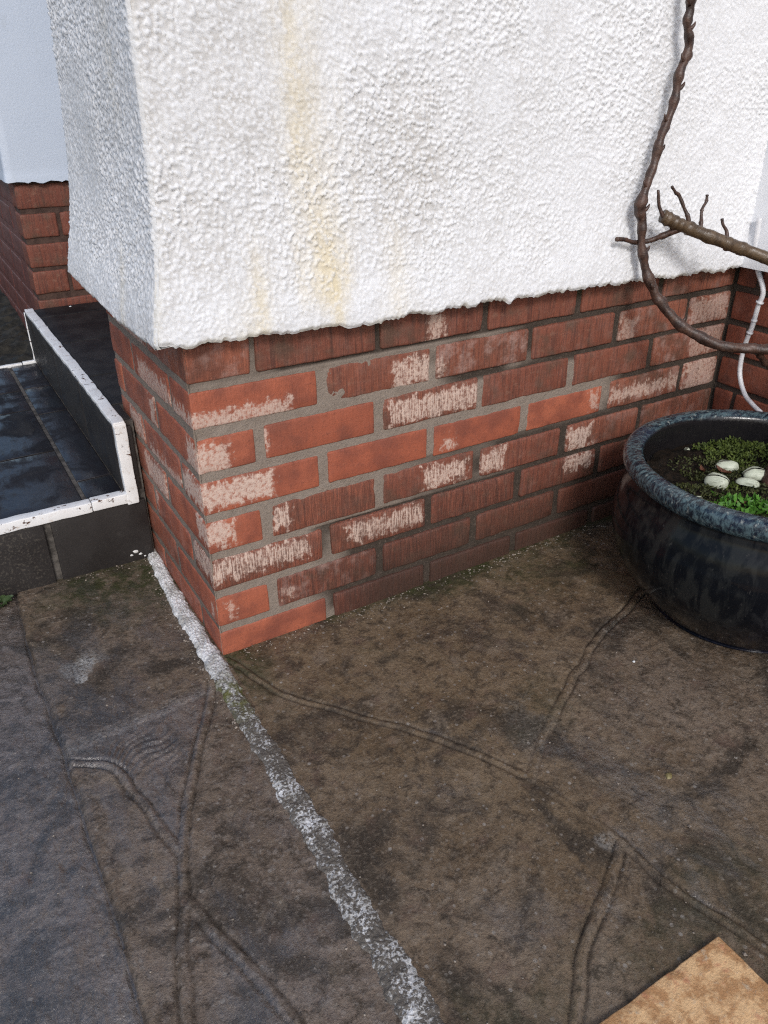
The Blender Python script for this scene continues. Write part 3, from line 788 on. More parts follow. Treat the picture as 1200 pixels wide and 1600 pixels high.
link('mortar', mortar_mesh(), M['mortar'], bay)

# ------------------------------------------------------------------ roughcast coat
def coat_off(z):
    return np.interp(z, [.545, .58, .60, .62, .64, .67, .70, .73, .77, .83, .9, 1.0, 3.0], [.047, .0455, .0435, .040, .0355, .0295, .0248, .0212, .0182, .016, .015, .014, .014])

def coat_mesh():
    V = []; F = []; A = {k: [] for k in ('stain', 'dirt', 'pit', 'edge')}; n0 = 0
    def relief(s, z, seed):
        s2 = s + 0.0022 * vn2(s * 120, z * 120, seed + 1); z2 = z + 0.0022 * vn2(s * 120, z * 120, seed + 2)
        w1, r1 = worley2(s2 * 150, z2 * 165, seed)
        w2, r2 = worley2(s2 * 260, z2 * 260, seed + 5)
        lump = np.sqrt(np.clip(1 - (w1 / (.26 + .32 * r1)) ** 2, 0, 1)) * np.where(r1 > .18, .35 + .55 * r1, 0)
        fine = np.clip(0.55 - w2, 0, 1) * (0.3 + r2)
        soft = sst(.60, .67, z + 0.02 * vn2(s * 14, z * 14, seed + 9))
        h = lump * 0.0044 * (0.45 + .55 * soft) * (.7 + .5 * vn2(s * 9, z * 9, seed + 12)) + fine * 0.0032 + 0.0022 * fbm2(s * 22, z * 22, 3, seed + 3)
        pit = np.clip(1 - (lump * 1.6 + fine * .5), 0, 1)
        return h, pit
    def sheet(P, flip, st, di, pit, ed):
        nonlocal n0
        nu, nv = P.shape[:2]
        V.append(P.reshape(-1, 3)); F.append(grid_faces(nu, nv, n0, flip)); n0 += nu * nv
        for k, v in zip(('stain', 'dirt', 'pit', 'edge'), (st, di, pit, ed)): A[k].append(np.broadcast_to(v, (nu, nv)).ravel())
    ss_f = np.arange(0, 1.27, .0021)
    def zrow(lo, fine_top): return None
    nz = 232
    # --- front sheet and left sheet share the corner line
    def bottom_front(x):
        b = np.interp(x, [-.06, 0, .1, .31, .59, .76, .98, 1.26], [.583, .581, .578, .571, .572, .569, .563, .557])
        return b + .0034 * vn2(x * 26, x * 0, 3) + .0026 * vn2(x * 85, x * 0, 4) + .0016 * vn2(x * 210, x * 0, 14) - .006 * np.exp(-((x - .585) / .008) ** 2) + .005 * np.exp(-((x - .60) / .006) ** 2)
    def bottom_left(y):
        b = np.interp(y, [-.05, 0, .06, .18, .36, .55], [.583, .582, .580, .576, .580, .586])
        return b + .003 * vn2(y * 30, y * 0, 5) + .0024 * vn2(y * 95, y * 0, 6)
    tz = np.linspace(0, 1, nz)
    top = 1.09
    for face in ('front', 'left'):
        s = np.arange(0, 1.30 if face == 'front' else .60, .0021)
        Sg, T = np.meshgrid(s, tz, indexing='ij')
        base = bottom_front(Sg - .05) if face == 'front' else bottom_left(Sg - .04)
        Z = base + (top - base) * T
        o = coat_off(Z)
        ox = o * 1.08; oy = o * 0.78
        h, pit = relief(Sg if face == 'front' else -Sg, Z, 50)
        # thin rounded lip at the drip edge
        lip = sst(0.0, 0.006, Z - base)
        ca = 0.009                                     # corner radius
        cr = np.clip(1 - Sg / ca, 0, 1) ** 2 * ca * .5
        if face == 'front':
            P = np.stack([-ox + Sg, -oy - h * np.where(Sg > .004, 1, Sg / .004) * lip + (1 - lip) * 0.0035 + cr, Z], -1)
            X = P[..., 0]
            P[..., 0] = np.minimum(X, 1.249)
            n1 = vn2(X * 60, Z * 9, 60); n2 = fbm2(X * 20, Z * 8, 3, 61)
            def streak(x0, wd, z0, z1, a, lean=0.0, sharp=1.0):
                xc = x0 + lean * (Z - .6) + .008 * vn2(Z * 9, Z * 0, 62)
                return a * np.exp(-(np.abs(X - xc) / (wd * (1 + .35 * n1))) ** 2) * sst(z0 - .03, z0 + .03, Z) * (1 - sst(z1 - .06, z1 + .06, Z))
            st = streak(.214, .040, .62, 1.3, .36, .0) + streak(.190, .012, .78, 1.3, .26) + streak(.225, .028, .60, .73, .42) + streak(.240, .013, .55, .68, .42) + streak(.345, .022, .56, .70, .36) + streak(.110, .020, .55, .71, .40) + streak(.075, .03, .55, .62, .2)
            st = st * (.85 + .6 * n2)
            di = .75 * np.exp(-(((X - .40) / .10) ** 2 + ((Z - .80) / .12) ** 2)) + .45 * sst(.30, .05, X) * (1 - sst(.62, .68, Z) * 0) * sst(.60, .68, Z) + .2 * sst(.75, .4, X) * sst(.64, .7, Z)
            di = np.clip(di + .35 * n2 * (X < .8), 0, 1)
            ed = .5 * np.exp(-((Z - base) / .006) ** 2) * sst(.0, .5, n1 + .3) + .34 * np.exp(-(Sg / .009) ** 2) * sst(-.3, .5, n2)
            sheet(P, True, np.clip(st, 0, 1), di, pit, np.clip(ed, 0, 1))
        else:
            P = np.stack([-ox - .78 * h * np.where(Sg > .004, 1, Sg / .004) * lip + (1 - lip) * .0035 + cr, -oy + Sg, Z], -1)
            back = np.interp(Z, [.58, .64, .69, .75, .85, 1.02], [.536, .536, .532, .515, .485, .447])
            P[..., 1] = np.minimum(P[..., 1], back)
            # past the back corner the coat turns in
            over = np.clip(Sg - oy - back, 0, 1)
            P[..., 0] += np.minimum(over, .5)
            n2 = fbm2(Sg * 9, Z * 7, 3, 71)
            di = np.clip(.12 + .35 * n2 + .25 * np.exp(-((Sg - .12) / .09) ** 2), 0, 1)
            st = .30 * np.exp(-((Sg - .17) / .012) ** 2) * sst(.72, .66, Z) + .15 * np.exp(-((Sg - .12) / .02) ** 2) * sst(.8, .95, Z)
            ed = .30 * np.exp(-((Z - base) / .005) ** 2) + .15 * np.exp(-(Sg / .006) ** 2)
            sheet(P, False, st, di, pit, np.clip(ed, 0, 1))
    # underside of the drip edge, back to the brick
    x = np.arange(-.046, 1.25, .0021); b = bottom_front(x)
    P = np.stack([np.stack([x, -coat_off(b) * .78 + .0035, b], -1), np.stack([x, np.full(x.shape, .004), b + .004], -1)], 1)
    sheet(P, False, 0, .6, .8, .3)
    y = np.arange(-.033, .528, .0021); b = bottom_left(y)
    P = np.stack([np.stack([-coat_off(b) * 1.08 + .0035, y, b], -1), np.stack([np.full(y.shape, .004), y, b + .004], -1)], 1)
    sheet(P, True, 0, .6, .8, .3)
    # storey above the photograph, coarser
    for (p0, p1) in (((-.015, -.011), (1.24, -.011)), ((1.24, -.011), (1.24, -1.75))):
        t = np.linspace(0, 1, 160); zz = np.linspace(1.09 if p0[0] < 1 else .56, 2.9, 200)
        Tg, Zg = np.meshgrid(t, zz, indexing='ij')
        nx, ny = (0, -1) if p0[0] < 1 else (-1, 0)
        Lx = p0[0] + (p1[0] - p0[0]) * Tg; Ly = p0[1] + (p1[1] - p0[1]) * Tg
        oo = coat_off(Zg) - .014 + .0022 * fbm2((Lx + Ly) * 60, Zg * 60, 3, 80)
        sheet(np.stack([Lx + nx * oo, Ly + ny * oo, Zg], -1), True, 0, .2, .3, 0)
    t = np.linspace(0, 1, 60); zz = np.linspace(1.09, 2.9, 160)
    Tg, Zg = np.meshgrid(t, zz, indexing='ij')
    sheet(np.stack([-.015 - .0022 * fbm2(Tg * 30, Zg * 60, 3, 81), -.011 + .466 * Tg, Zg], -1), False, 0, .3, .3, 0)
    # back of the pier facing the porch, and the top
    t = np.linspace(0, 1, 20); zz = np.linspace(.62, 2.9, 20)
    Tg, Zg = np.meshgrid(t, zz, indexing='ij')
    sheet(np.stack([.0 + 1.2 * Tg, np.full(Tg.shape, .50), Zg], -1), False, 0, .3, .3, 0)
    Tg, Ug = np.meshgrid(np.linspace(-.015, 1.24, 3), np.linspace(-.011, .5, 3), indexing='ij')
    sheet(np.stack([Tg, Ug, np.full(Tg.shape, 2.9)], -1), False, 0, .3, .3, 0)
    return mesh_np('render_coat', np.concatenate(V), np.concatenate(F), True, {k: np.concatenate(v) for k, v in A.items()})
link('render_coat', coat_mesh(), M['render'], bay)

# ================================================================== PORCH PIER BEHIND THE STEP
pier = empty('porch_pier', (0.0, 1.44, 0), 'smooth pale painted pier on red brick beyond the black tiled step', 'pier')
PY = 1.44
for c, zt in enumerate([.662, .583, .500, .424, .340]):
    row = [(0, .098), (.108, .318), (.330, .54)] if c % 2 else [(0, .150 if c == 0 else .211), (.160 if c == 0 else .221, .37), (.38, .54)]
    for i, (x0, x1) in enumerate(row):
        brick(pier, (x0, 0, zt - .066), (x1 - x0, .10, .066), 1.0, rng.uniform(.05, .3), .12, None, 0, 0, seed=500 + c * 4 + i)  # darkest brick tones, porch shadow put into the colour
    y = .104 if not c % 2 else .215
    k = 0
    while y < 1.6:
        brick(pier, (0.002, y, zt - .066), (.10, .212, .066), rng.uniform(.4, .55), rng.uniform(.3, .6), .1, None, 0, .1, seed=540 + c * 7 + k).data.materials[0] = M['oxide']
        y += .222; k += 1
def box_mesh(name, lo, hi, attrs=()):
    lo = np.array(lo, float); hi = np.array(hi, float)
    V = np.array([[(lo, hi)[i][0], (lo, hi)[j][1], (lo, hi)[k][2]] for i in (0, 1) for j in (0, 1) for k in (0, 1)])
    F = np.array([[0, 1, 3, 2], [4, 6, 7, 5], [0, 4, 5, 1], [2, 3, 7, 6], [0, 2, 6, 4], [1, 5, 7, 3]])
    return mesh_np(name, V, F, False, {a: np.zeros(8) for a in attrs})
me = box_mesh('plinth_paint', (.0035, .103, -.03), (.05, 1.88, .668))
link('plinth_paint', me, M['oxide'], pier)
me = box_mesh('mortar', (.0045, .0045, -.03), (.9, 1.9, .70), ('fresh', 'green'))
link('mortar', me, M['mortar_brown'], pier)  # brown mortar, its colour darkened for the porch shadow too
# lower courses hidden by the step, seen on the outer flank
for c, zt in enumerate([.265, .190, .115]):
    y = .0 if c % 2 else .108
    k = 0
    while y < 1.6:
        brick(pier, (0.002, y + .001, zt - .066), (.10, .212, .066), rng.uniform(.4, .55), rng.uniform(.3, .6), .1, None, 0, .1, seed=600 + c * 9 + k).data.materials[0] = M['oxide']
        y += .222; k += 1

def pier_coat():
    V = []; F = []; n0 = 0
    zz = np.concatenate([np.linspace(.668, .80, 16), np.linspace(.84, 2.9, 30)])
    o = .016 + .003 * sst(.70, .67, zz)
    # plan: far down the left flank, round the corner, along the front
    path = [(-1, 1.6, -1, 0), (-1, .30, -1, 0), (-1, .05, -1, 0), (-1, .006, -1, 0)]
    sx = np.concatenate([np.linspace(1.6, .02, 30), [0.004]]); 
    P = []
    for y in sx: P.append(np.stack([-o + .0015 * vn2(zz * 9 + y * 7, zz * 0 + 1, 3), np.full(zz.shape, y) - o * (y < .01), zz + (.004 * vn2(np.array([y * 30.]), np.array([2.]), 4)[0]) * (zz < .67)], -1))
    for x in np.concatenate([[0.004], np.linspace(.008, .9, 90)]): P.append(np.stack([np.full(zz.shape, x) - o * (x < .006), -o + .0012 * vn2(zz * 9 + x * 7, zz * 0 + 2, 3), zz + (.0045 * vn2(np.array([x * 130.]), np.array([6.]), 4)[0]) * (zz < .67)], -1))
    P = np.stack(P)
    # underside
    Q = P[:, 0].copy(); Q2 = Q.copy(); Q2[:, 0] = np.maximum(Q2[:, 0], .003); Q2[:, 1] = np.maximum(Q2[:, 1], .003); Q2[:, 2] += .004
    U = np.stack([Q2, Q], 1)
    V = np.concatenate([P.reshape(-1, 3), U.reshape(-1, 3)])
    F = np.concatenate([grid_faces(P.shape[0], P.shape[1], 0, False), grid_faces(U.shape[0], 2, P.shape[0] * P.shape[1], False)])
    return mesh_np('render_coat', V, F, True)
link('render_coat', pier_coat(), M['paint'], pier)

# ================================================================== ENTRANCE STEPS
steps = empty('entrance_steps', (-.3, .4, 0), 'two black tiled entrance steps with chipped white edge trims beside the brick pier', 'steps')
SX, SY = -.3, .4
Y0, Y1 = .400, 1.425; ZT, ZL = .166, .322; XR = -.043
def part(name, me, mat): return link(name, me, mat, steps, (-SX, -SY, 0))
part('step_core', box_mesh('step_core', (-1.3, Y0 + .004, -.02), (XR + .006, Y1 - .002, ZT - .0035)), M['grout'])
part('step_core', box_mesh('step_core', (XR + .006, Y0 + .004, -.02), (-.004, Y0 + .10, ZL - .0035)), M['grout'])
part('step_core', box_mesh('step_core', (XR + .006, Y0 + .10, -.02), (.9, Y1 - .002, ZL - .0035)), M['grout'])
def tile(lo, hi, mat=None, name='tread_tile'):
    d = np.array(hi) - np.array(lo)
    V, F = box_arr(d, [max(2, int(x / .03)) for x in d], .0018, rng.uniform(0, 9), 0)
    V = V + np.array(lo)
    V[:, 2] += (0.0006 * vn2(V[:, 0] * 20, V[:, 1] * 20, 4)) if d[2] < .02 else 0
    return part(name, mesh_np(name, V, F, True), mat or M['tile'])
T = .010
# lower tread: a narrow cut column by the upper riser, then square tiles
gcol = lambda y: -.131 + .040 * (y - .43) / .96
rows = [(Y0 + .006, .512), (.520, .958), (.966, 1.174), (1.182, Y1 - .012)]
cols2 = [(-.132, XR - .004)]
for (a, b) in [(Y0 + .006, .505), (.512, .955), (.962, 1.176), (1.183, Y1 - .012)]:
    tile((-.118, a, ZT - T), (XR - .004, b, ZT))
for (xa, xb) in [(-.425, -.127), (-.735, -.433), (-1.04, -.743), (-1.295, -1.048)]:
    for (a, b) in [(Y0 + .006, .70), (.708, 1.005), (1.012, 1.17), (1.178, Y1 - .012)]:
        tile((xa, a, ZT - T), (xb, b, ZT))
# front riser
for (xa, xb) in [(-.198, -.008), (-.50, -.212), (-.81, -.512), (-1.12, -.822)]:
    tile((xa, Y0 - .006, .004), (xb, Y0 + .004, ZT - .020), M['riser'], 'riser_tile')
# riser of the upper step, facing the lower tread
for (a, b) in [(Y0 + .004, .70), (.706, 1.00), (1.006, 1.30), (1.306, Y1 - .004)]:
    tile((XR - .004, a, ZT + .002), (XR + .006, b, ZL - .006), M['riser'], 'riser_tile')
# upper tread
tile((XR + .012, Y0 + .012, ZL - T), (-.006, Y0 + .096, ZL), M['matt'])
for (a, b) in [(Y0 + .104, .708), (.714, 1.012), (1.018, 1.31), (1.316, Y1 - .004)]:
    for (xa, xb) in [(XR + .024, .262), (.268, .566), (.572, .88)]:
        tile((xa, a, ZL - T), (xb, b, ZL), M['matt'])
# small end face of the upper step
tile((XR + .018, Y0 - .004, ZT + .004), (-.010, Y0 + .006, ZL - .012), M['riser'], 'riser_tile')

def trim(lo, hi, seed, axis):
    d = np.array(hi) - np.array(lo)
    seg = [3, 3, 3]; seg[axis] = max(4, int(d[axis] / .006))
    V, F = box_arr(d, seg, .0022, 0, 0)
    q = V[:, axis]
    V[:, (axis + 1) % 3] += .0009 * vn2(q * 40, q * 0, seed); V[:, (axis + 2) % 3] += .0009 * vn2(q * 40, q * 0, seed + 3)
    ar = .07 * (vn2(q * 30, V[:, (axis + 1) % 3] * 300, seed + 5))
    return part('edge_trim', mesh_np('edge_trim', V + np.array(lo), F, True, dict(arris=ar)), M['trim'])
trim((-1.3, Y0 - .012, ZT - .019), (-.115, Y0 + .012, ZT + .003), 3, 0)          # front edge of the lower tread
trim((-.114, Y0 - .0125, ZT - .0185), (-.043, Y0 + .0125, ZT + .0035), 4, 0)
trim((XR - .002, Y0 - .014, ZT - .022), (XR + .022, Y0 + .004, ZL + .000), 6, 2)  # upright at the end of the upper step
trim((XR - .003, Y0 - .014, ZL - .006), (XR + .021, Y1 - .004, ZL + .0045), 8, 1) # along the upper step
trim((-1.3, Y1 - .010, ZT - .010), (-.085, Y1 + .004, ZT + .004), 9, 0)           # back edge
trim((-.083, Y1 - .010, ZT - .009), (XR - .002, Y1 + .004, ZT + .006), 10, 0)
trim((XR - .006, Y1 - .006, ZT + .006), (XR - .001, Y1 + .004, ZL - .006), 11, 2)

# dark bed beyond the step
def earth_bed():
    x = np.linspace(-1.6, .004, 120); y = np.linspace(Y1 + .004, 3.2, 120)
    X, Y = np.meshgrid(x, y, indexing='ij')
    Z = .135 + .03 * fbm2(X * 9, Y * 9, 4, 90) + .014 * fbm2(X * 40, Y * 40, 3, 91) + .03 * sst(1.5, 2.4, Y)
    Z[:, 0] = -.02
    return mesh_np('earth_bed', np.stack([X, Y, Z], -1).reshape(-1, 3), grid_faces(120, 120), True)
tag(link('earth_bed', earth_bed(), M['earth']), kind='structure')

# ================================================================== PLANT POT
PC = (.930, -.375, .006)
pot = empty('plant_pot', PC, 'round dark blue glazed pot of mossy soil in the wall corner', 'plant pot')
def lathe(prof, n=128, wob=0.0, seed=0):
    p = np.array(smooth_poly(prof, 5)); th = np.linspace(0, 2 * math.pi, n, endpoint=False)
    R, TH = np.meshgrid(p[:, 0], th, indexing='ij'); Z = np.repeat(p[:, 1][:, None], n, 1)
    R = R * (1 + wob * vn2(np.cos(TH) * 2 + 3, np.sin(TH) * 2 + Z * 9, seed))
    V = np.stack([R * np.cos(TH), R * np.sin(TH), Z], -1).reshape(-1, 3)
    i = np.arange(len(p) - 1)[:, None] * n; j = np.arange(n)[None, :]
    F = np.stack([i + j, i + (j + 1) % n, i + n + (j + 1) % n, i + n + j], -1).reshape(-1, 4)
    return V, F
V, F = lathe([(.02, .002), (.155, .001), (.166, .004), (.190, .030), (.218, .062), (.245, .103), (.259, .145), (.262, .182), (.254, .220), (.244, .246), (.2405, .262), (.241, .276)], 144, .006, 4)
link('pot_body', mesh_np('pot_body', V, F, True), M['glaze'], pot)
V, F = lathe([(.2395, .264), (.248, .270), (.2545, .280), (.2565, .290), (.2545, .299), (.2495, .3045), (.240, .306), (.230, .3045), (.223, .300), (.2195, .292), (.218, .275), (.217, .235), (.210, .20)], 144, .006, 4)
link('pot_rim', mesh_np('pot_rim', V, F, True), M['rim'], pot)
def soil_z(x, y):
    return .247 + .010 * fbm2(x * 12, y * 12, 3, 95) + .008 * fbm2(x * 50, y * 50, 3, 96) + .010 * sst(.0, .2, -y)
rr = np.linspace(0, .2165, 60); th = np.linspace(0, 2 * math.pi, 181)
Rg, Tg = np.meshgrid(rr, th, indexing='ij')
Xs, Ys = Rg * np.cos(Tg), Rg * np.sin(Tg)
link('soil', mesh_np('soil', np.stack([Xs, Ys, soil_z(Xs, Ys)], -1).reshape(-1, 3), grid_faces(60, 181), True), M['soil'], pot)

def tuft(centres, n, size, lift, seed):
    """many tiny leaf blades spread over a few mounds"""
    r = np.random.default_rng(seed)
    V = []; 
    for (cx, cy, rad, hgt) in centres:
        k = int(n * rad * rad * 1e4)
        a = r.uniform(0, 2 * math.pi, k); q = rad * np.sqrt(r.uniform(0, 1, k)) * (1 + .25 * np.sin(a * 3 + seed))
        x = cx + q * np.cos(a); y = cy + q * np.sin(a)
        keep = np.hypot(x, y) < .212
        x, y, q = x[keep], y[keep], q[keep]; k = len(x)
        z = soil_z(x, y) + hgt * np.clip(1 - (q / rad) ** 2, 0, 1) * r.uniform(.5, 1.0, k) - .001
        d = r.normal(size=(k, 3)); d[:, 2] = np.abs(d[:, 2]) * lift + .2; d /= np.linalg.norm(d, axis=1, keepdims=True)
        s = r.normal(size=(k, 3)); s -= d * (s * d).sum(1, keepdims=True); s /= np.linalg.norm(s, axis=1, keepdims=True)
        L = size * r.uniform(.6, 1.3, k)[:, None]
        b = np.stack([x, y, z], -1)
        V.append(np.stack([b - s * L * .08, b + d * L * .5 - s * L * .24, b + d * L, b + d * L * .5 + s * L * .24], 1))
    V = np.concatenate(V).reshape(-1, 3)
    return V, np.arange(len(V)).reshape(-1, 4)
def moss(name, mat, *a):
    V, F = tuft(*a)
    o = link(name, mesh_np(name, V, F, False), mat, pot)
    o['kind'] = 'stuff'
moss('moss', M['moss_dark'], [(-.12, .03, .060, .008), (-.08, -.06, .055, .006), (.02, .05, .05, .008), (-.03, .10, .06, .005), (-.15, .08, .03, .004), (-.02, -.01, .05, .006), (-.11, -.07, .04, .006), (.06, .02, .05, .01), (-.165, .0, .03, .006)], 24, .0065, .8, 2)
moss('moss', M['moss'], [(.105, .10, .060, .018), (.055, .135, .055, .016), (.15, .075, .045, .016), (.11, .155, .05, .014), (-.055, .03, .018, .01), (.03, .085, .03, .01)], 26, .0070, .9, 3)
moss('seedlings', M['leaf'], [(-.112, -.022, .034, .012), (-.088, -.048, .034, .014), (-.135, -.010, .014, .01), (-.06, -.075, .03, .012)], 9, .015, .8, 4)

def husk(x, y, rot, L, W, name, label, tilt=0.0, group=None):
    L *= .92; W *= .84
    """a half open pale seed husk: two shells meeting along a dark seam"""
    root = empty(name, (PC[0] + x, PC[1] + y, PC[2] + float(soil_z(np.array([x]), np.array([y]))[0]) + W * .30), label, 'husk', group)
    root.rotation_euler = (tilt, 0, rot)
    for sgn in (1, -1):
        u = np.linspace(0, math.pi, 17); v = np.linspace(-.02, math.pi * .56, 10)
        U, Vv = np.meshgrid(u, v, indexing='ij')
        X = -np.cos(U) * L / 2; rad = W / 2 * np.sin(U) ** .75
        Y = sgn * (rad * np.cos(Vv) * .98 + .0006); Z = rad * np.sin(Vv) * .95
        taper = 1 + .22 * X / L
        Y = Y * taper; Z = Z * taper
        th = math.radians(11) * sgn
        P = np.stack([X, Y * math.cos(th) + (Z + .2 * W) * math.sin(th), Z * math.cos(th) - Y * math.sin(th)], -1).reshape(-1, 3)
        P += (.05 * W * vn3(P * 110 + sgn * 5 + L * 900, 4))[:, None] * np.array([[0, 1, 1]])
        link('shell', mesh_np('shell', P, grid_faces(17, 10, 0, sgn > 0), True), M['husk'], root)
    k = np.linspace(0, math.pi, 15)
    top = np.stack([-np.cos(k) * L / 2 * .94, np.zeros(15), np.sin(k) ** .75 * W / 2 * .80], -1)
    V, F = tube(top, [.0022] * 15, 6)
    link('seam', mesh_np('seam', V, F, True), M['seam'], root)
    return root

def tube(pts, rad, n=10, bump=0.0, seed=0, caps=True):
    P = np.array(pts, float); rad = np.array(rad, float)
    Tn = np.gradient(P, axis=0); Tn /= np.linalg.norm(Tn, axis=1, keepdims=True)
    up = np.array([.13, .21, .97]); nrm = np.cross(Tn[0], up); nrm /= np.linalg.norm(nrm)
    V = []; th = np.linspace(0, 2 * math.pi, n, endpoint=False)
    for i in range(len(P)):
        nrm = nrm - Tn[i] * nrm.dot(Tn[i]); nrm /= np.linalg.norm(nrm)
        bn = np.cross(Tn[i], nrm)
        ring = P[i] + rad[i] * (np.cos(th)[:, None] * nrm + np.sin(th)[:, None] * bn)
        V.append(ring)
    V = np.concatenate(V); m = len(P)
    if bump:
        c = np.repeat(P, n, 0); d = V - c; L = np.linalg.norm(d, axis=1, keepdims=True)
        V = c + d * (1 + bump * vn3(V * 90 + seed, 3)[:, None] + bump * .6 * vn3(V * 260 + seed, 4)[:, None])
    i = np.arange(m - 1)[:, None] * n; j = np.arange(n)[None, :]
    F = np.stack([i + j, i + (j + 1) % n, i + n + (j + 1) % n, i + n + j], -1).reshape(-1, 4)
    if caps:
        a = len(V); V = np.vstack([V, P[0], P[-1]])
        jj = np.arange(n)
        F = np.vstack([F, np.stack([np.full(n, a), (jj + 1) % n, jj, jj], 1)[:, [0, 1, 2, 2]] if False else np.stack([jj, np.full(n, a), np.full(n, a), (jj + 1) % n], 1)])
        e = (m - 1) * n
        F = np.vstack([F, np.stack([e + jj, e + (jj + 1) % n, np.full(n, a + 1), np.full(n, a + 1)], 1)])
    return V, F

def tri_mesh(name, V, F):
    """quads with doubled corners become triangles"""
    me = bpy.data.meshes.new(name)
    faces = []
    for f in F.tolist():
        g = []
        for v in f:
            if v not in g: g.append(v)
        if len(g) > 2: faces.append(g)
    me.from_pydata([tuple(v) for v in V.tolist()], [], faces)
    me.polygons.foreach_set('use_smooth', np.ones(len(me.polygons), bool))
    me.update()
    return me
_mesh_np = mesh_np
husk(.002, .088, math.radians(-40), .046, .030, 'seed_husk', 'smooth whitish husk farthest back of the cluster in the potted moss')
husk(-.068, .055, math.radians(-62), .046, .036, 'seed_husk', 'round striped whitish husk on its own at the left of the cluster', .3)
husk(.010, .032, math.radians(-35), .048, .034, 'seed_husk', 'large split whitish husk at the right of the cluster', .1)
husk(-.030, .018, math.radians(-58), .044, .028, 'seed_husk', 'whitish husk in front of the cluster, just above the green seedlings', -.3)
husk(-.152, .030, math.radians(-20), .026, .014, 'seed_husk', 'small dull husk half hidden against the near pot rim', .5)
husk(.012, .190, math.radians(10), .012, .011, 'seed_husk', 'tiny yellowish husk near the back left of the soil', .2)
# dead leaves on the soil
r5 = np.random.default_rng(12)
for k, (x, y) in enumerate([(-.025, .075), (.05, -.02), (-.10, -.02), (-.045, .105), (.02, -.06)]):
    a = r5.uniform(0, 6.28); L = r5.uniform(.02, .035)
    u = np.linspace(-1, 1, 9); v = np.linspace(-1, 1, 5)
    U, W = np.meshgrid(u, v, indexing='ij')
    X = U * L / 2; Y = W * L * .2 * (1 - U ** 2); Z = .006 * U ** 2 + .004 * np.abs(W) + .003
    P = np.stack([X * math.cos(a) - Y * math.sin(a), X * math.sin(a) + Y * math.cos(a), Z], -1).reshape(-1, 3)
    o = link('dead_leaf', mesh_np('dead_leaf', P, grid_faces(9, 5), True), M['debris'], None, (PC[0] + x, PC[1] + y, PC[2] + float(soil_z(np.array([x]), np.array([y]))[0]) + .002))
    tag(o, ['curled brown dead leaf beside the farthest whitish husk', 'brown dead leaf on the soil right of the seedlings', 'brown dead leaf on the soil left of the seedlings', 'small brown dead leaf behind the whitish husks', 'brown dead leaf between the seedlings and the pot rim'][k], 'dead leaf')

# ================================================================== BARE SHRUB
shrub = empty('bare_shrub', (.975, -.40, .25), 'bare leafless shrub with knotted brown branches rising from the pot', 'shrub')
def branch(name, pts, radii, mat, n=12, bump=.10, knots=(), seed=0, par=None, step=10):
    p = np.array(smooth_poly(pts, step)); t = np.linspace(0, 1, len(p))
    r = np.interp(t, np.linspace(0, 1, len(radii)), radii)
    for (kt, ks) in knots: r = r * (1 + ks * np.exp(-((t - kt) / .011) ** 2))
    V, F = tube(p, r, n, bump, seed)
    off = np.array([.975, -.40, .25])
    pr = par or shrub
    return link(name, tri_mesh(name, V - off, F), mat, pr, (0, 0, 0))
trunk = branch('trunk', [(.958, -.375, .232), (.966, -.375, .275), (1.025, -.375, .315), (1.12, -.36, .365), (1.165, -.33, .42)], [.030, .026, .021, .017, .013], M['bark'], 16, .12, seed=3)
LOW = [(1.165, -.33, .42), (1.126, -.295, .455), (1.085, -.265, .464), (1.063, -.25, .464), (1.049, -.24, .461), (1.017, -.215, .46), (.983, -.19, .464), (.959, -.155, .476), (.931, -.12, .499), (.903, -.09, .54), (.884, -.07, .584), (.870, -.06, .627), (.864, -.055, .678), (.857, -.052, .711), (.879, -.048, .772), (.890, -.047, .823), (.910, -.046, .87), (.915, -.045, .919), (.928, -.045, .958), (.916, -.045, .99), (.916, -.045, 1.026), (.908, -.045, 1.053), (.915, -.045, 1.13), (.90, -.045, 1.25)]
low = branch('branch', LOW, [.0115, .0105, .0098, .0092, .0084, .0075, .0066, .0064, .0063, .0062, .0060, .0056], M['bark'], 14, .22,
       [(.30, .25), (.345, .3), (.39, .35), (.43, .3), (.475, .3), (.515, .3), (.545, .5), (.568, .75), (.60, .3), (.63, .35), (.665, .35), (.70, .4), (.735, .4), (.77, .5), (.80, .35), (.835, .45), (.87, .4), (.90, .35), (.95, .35)], 5)
UP = [(1.165, -.33, .42), (1.180, -.27, .50), (1.15, -.225, .575), (1.094, -.19, .606), (1.047, -.15, .628), (1.004, -.13, .644), (.952, -.095, .666), (.921, -.082, .679), (.897, -.072, .691)]
upb = branch('branch', UP, [.0125, .012, .0115, .0115, .0112, .0118], M['bark2'], 14, .10, [(.52, .15), (.60, .2), (.68, .15), (.76, .22), (.83, .2), (.88, .25), (.95, .18)], 8)
for pts, r0 in (([(.899, -.072, .689), (.892, -.068, .703), (.888, -.066, .713), (.884, -.064, .736)], .0030), ([(.952, -.09, .671), (.950, -.084, .688), (.944, -.078, .702), (.935, -.07, .723), (.926, -.068, .729), (.916, -.066, .740)], .0034),
                ([(.972, -.10, .661), (.979, -.093, .678), (.984, -.086, .696), (.997, -.082, .710), (.999, -.08, .722)], .0032), ([(1.014, -.13, .646), (1.018, -.123, .660), (1.011, -.118, .672), (1.008, -.115, .683)], .0034),
                ([(.932, -.088, .668), (.912, -.068, .655), (.889, -.052, .645), (.857, -.049, .645), (.835, -.047, .652), (.813, -.046, .654)], .0048), ([(1.035, -.228, .457), (1.065, -.23, .428), (1.115, -.232, .393)], .0058)):
    branch('twig', pts, [r0 * 1.35, r0, r0 * .9, r0 * .75], M['bark'], 8, .22, [(.22, .35), (.5, .45), (.78, .3), (.96, .5)], seed=int(r0 * 1e5), step=7)
rb = random.Random(4)
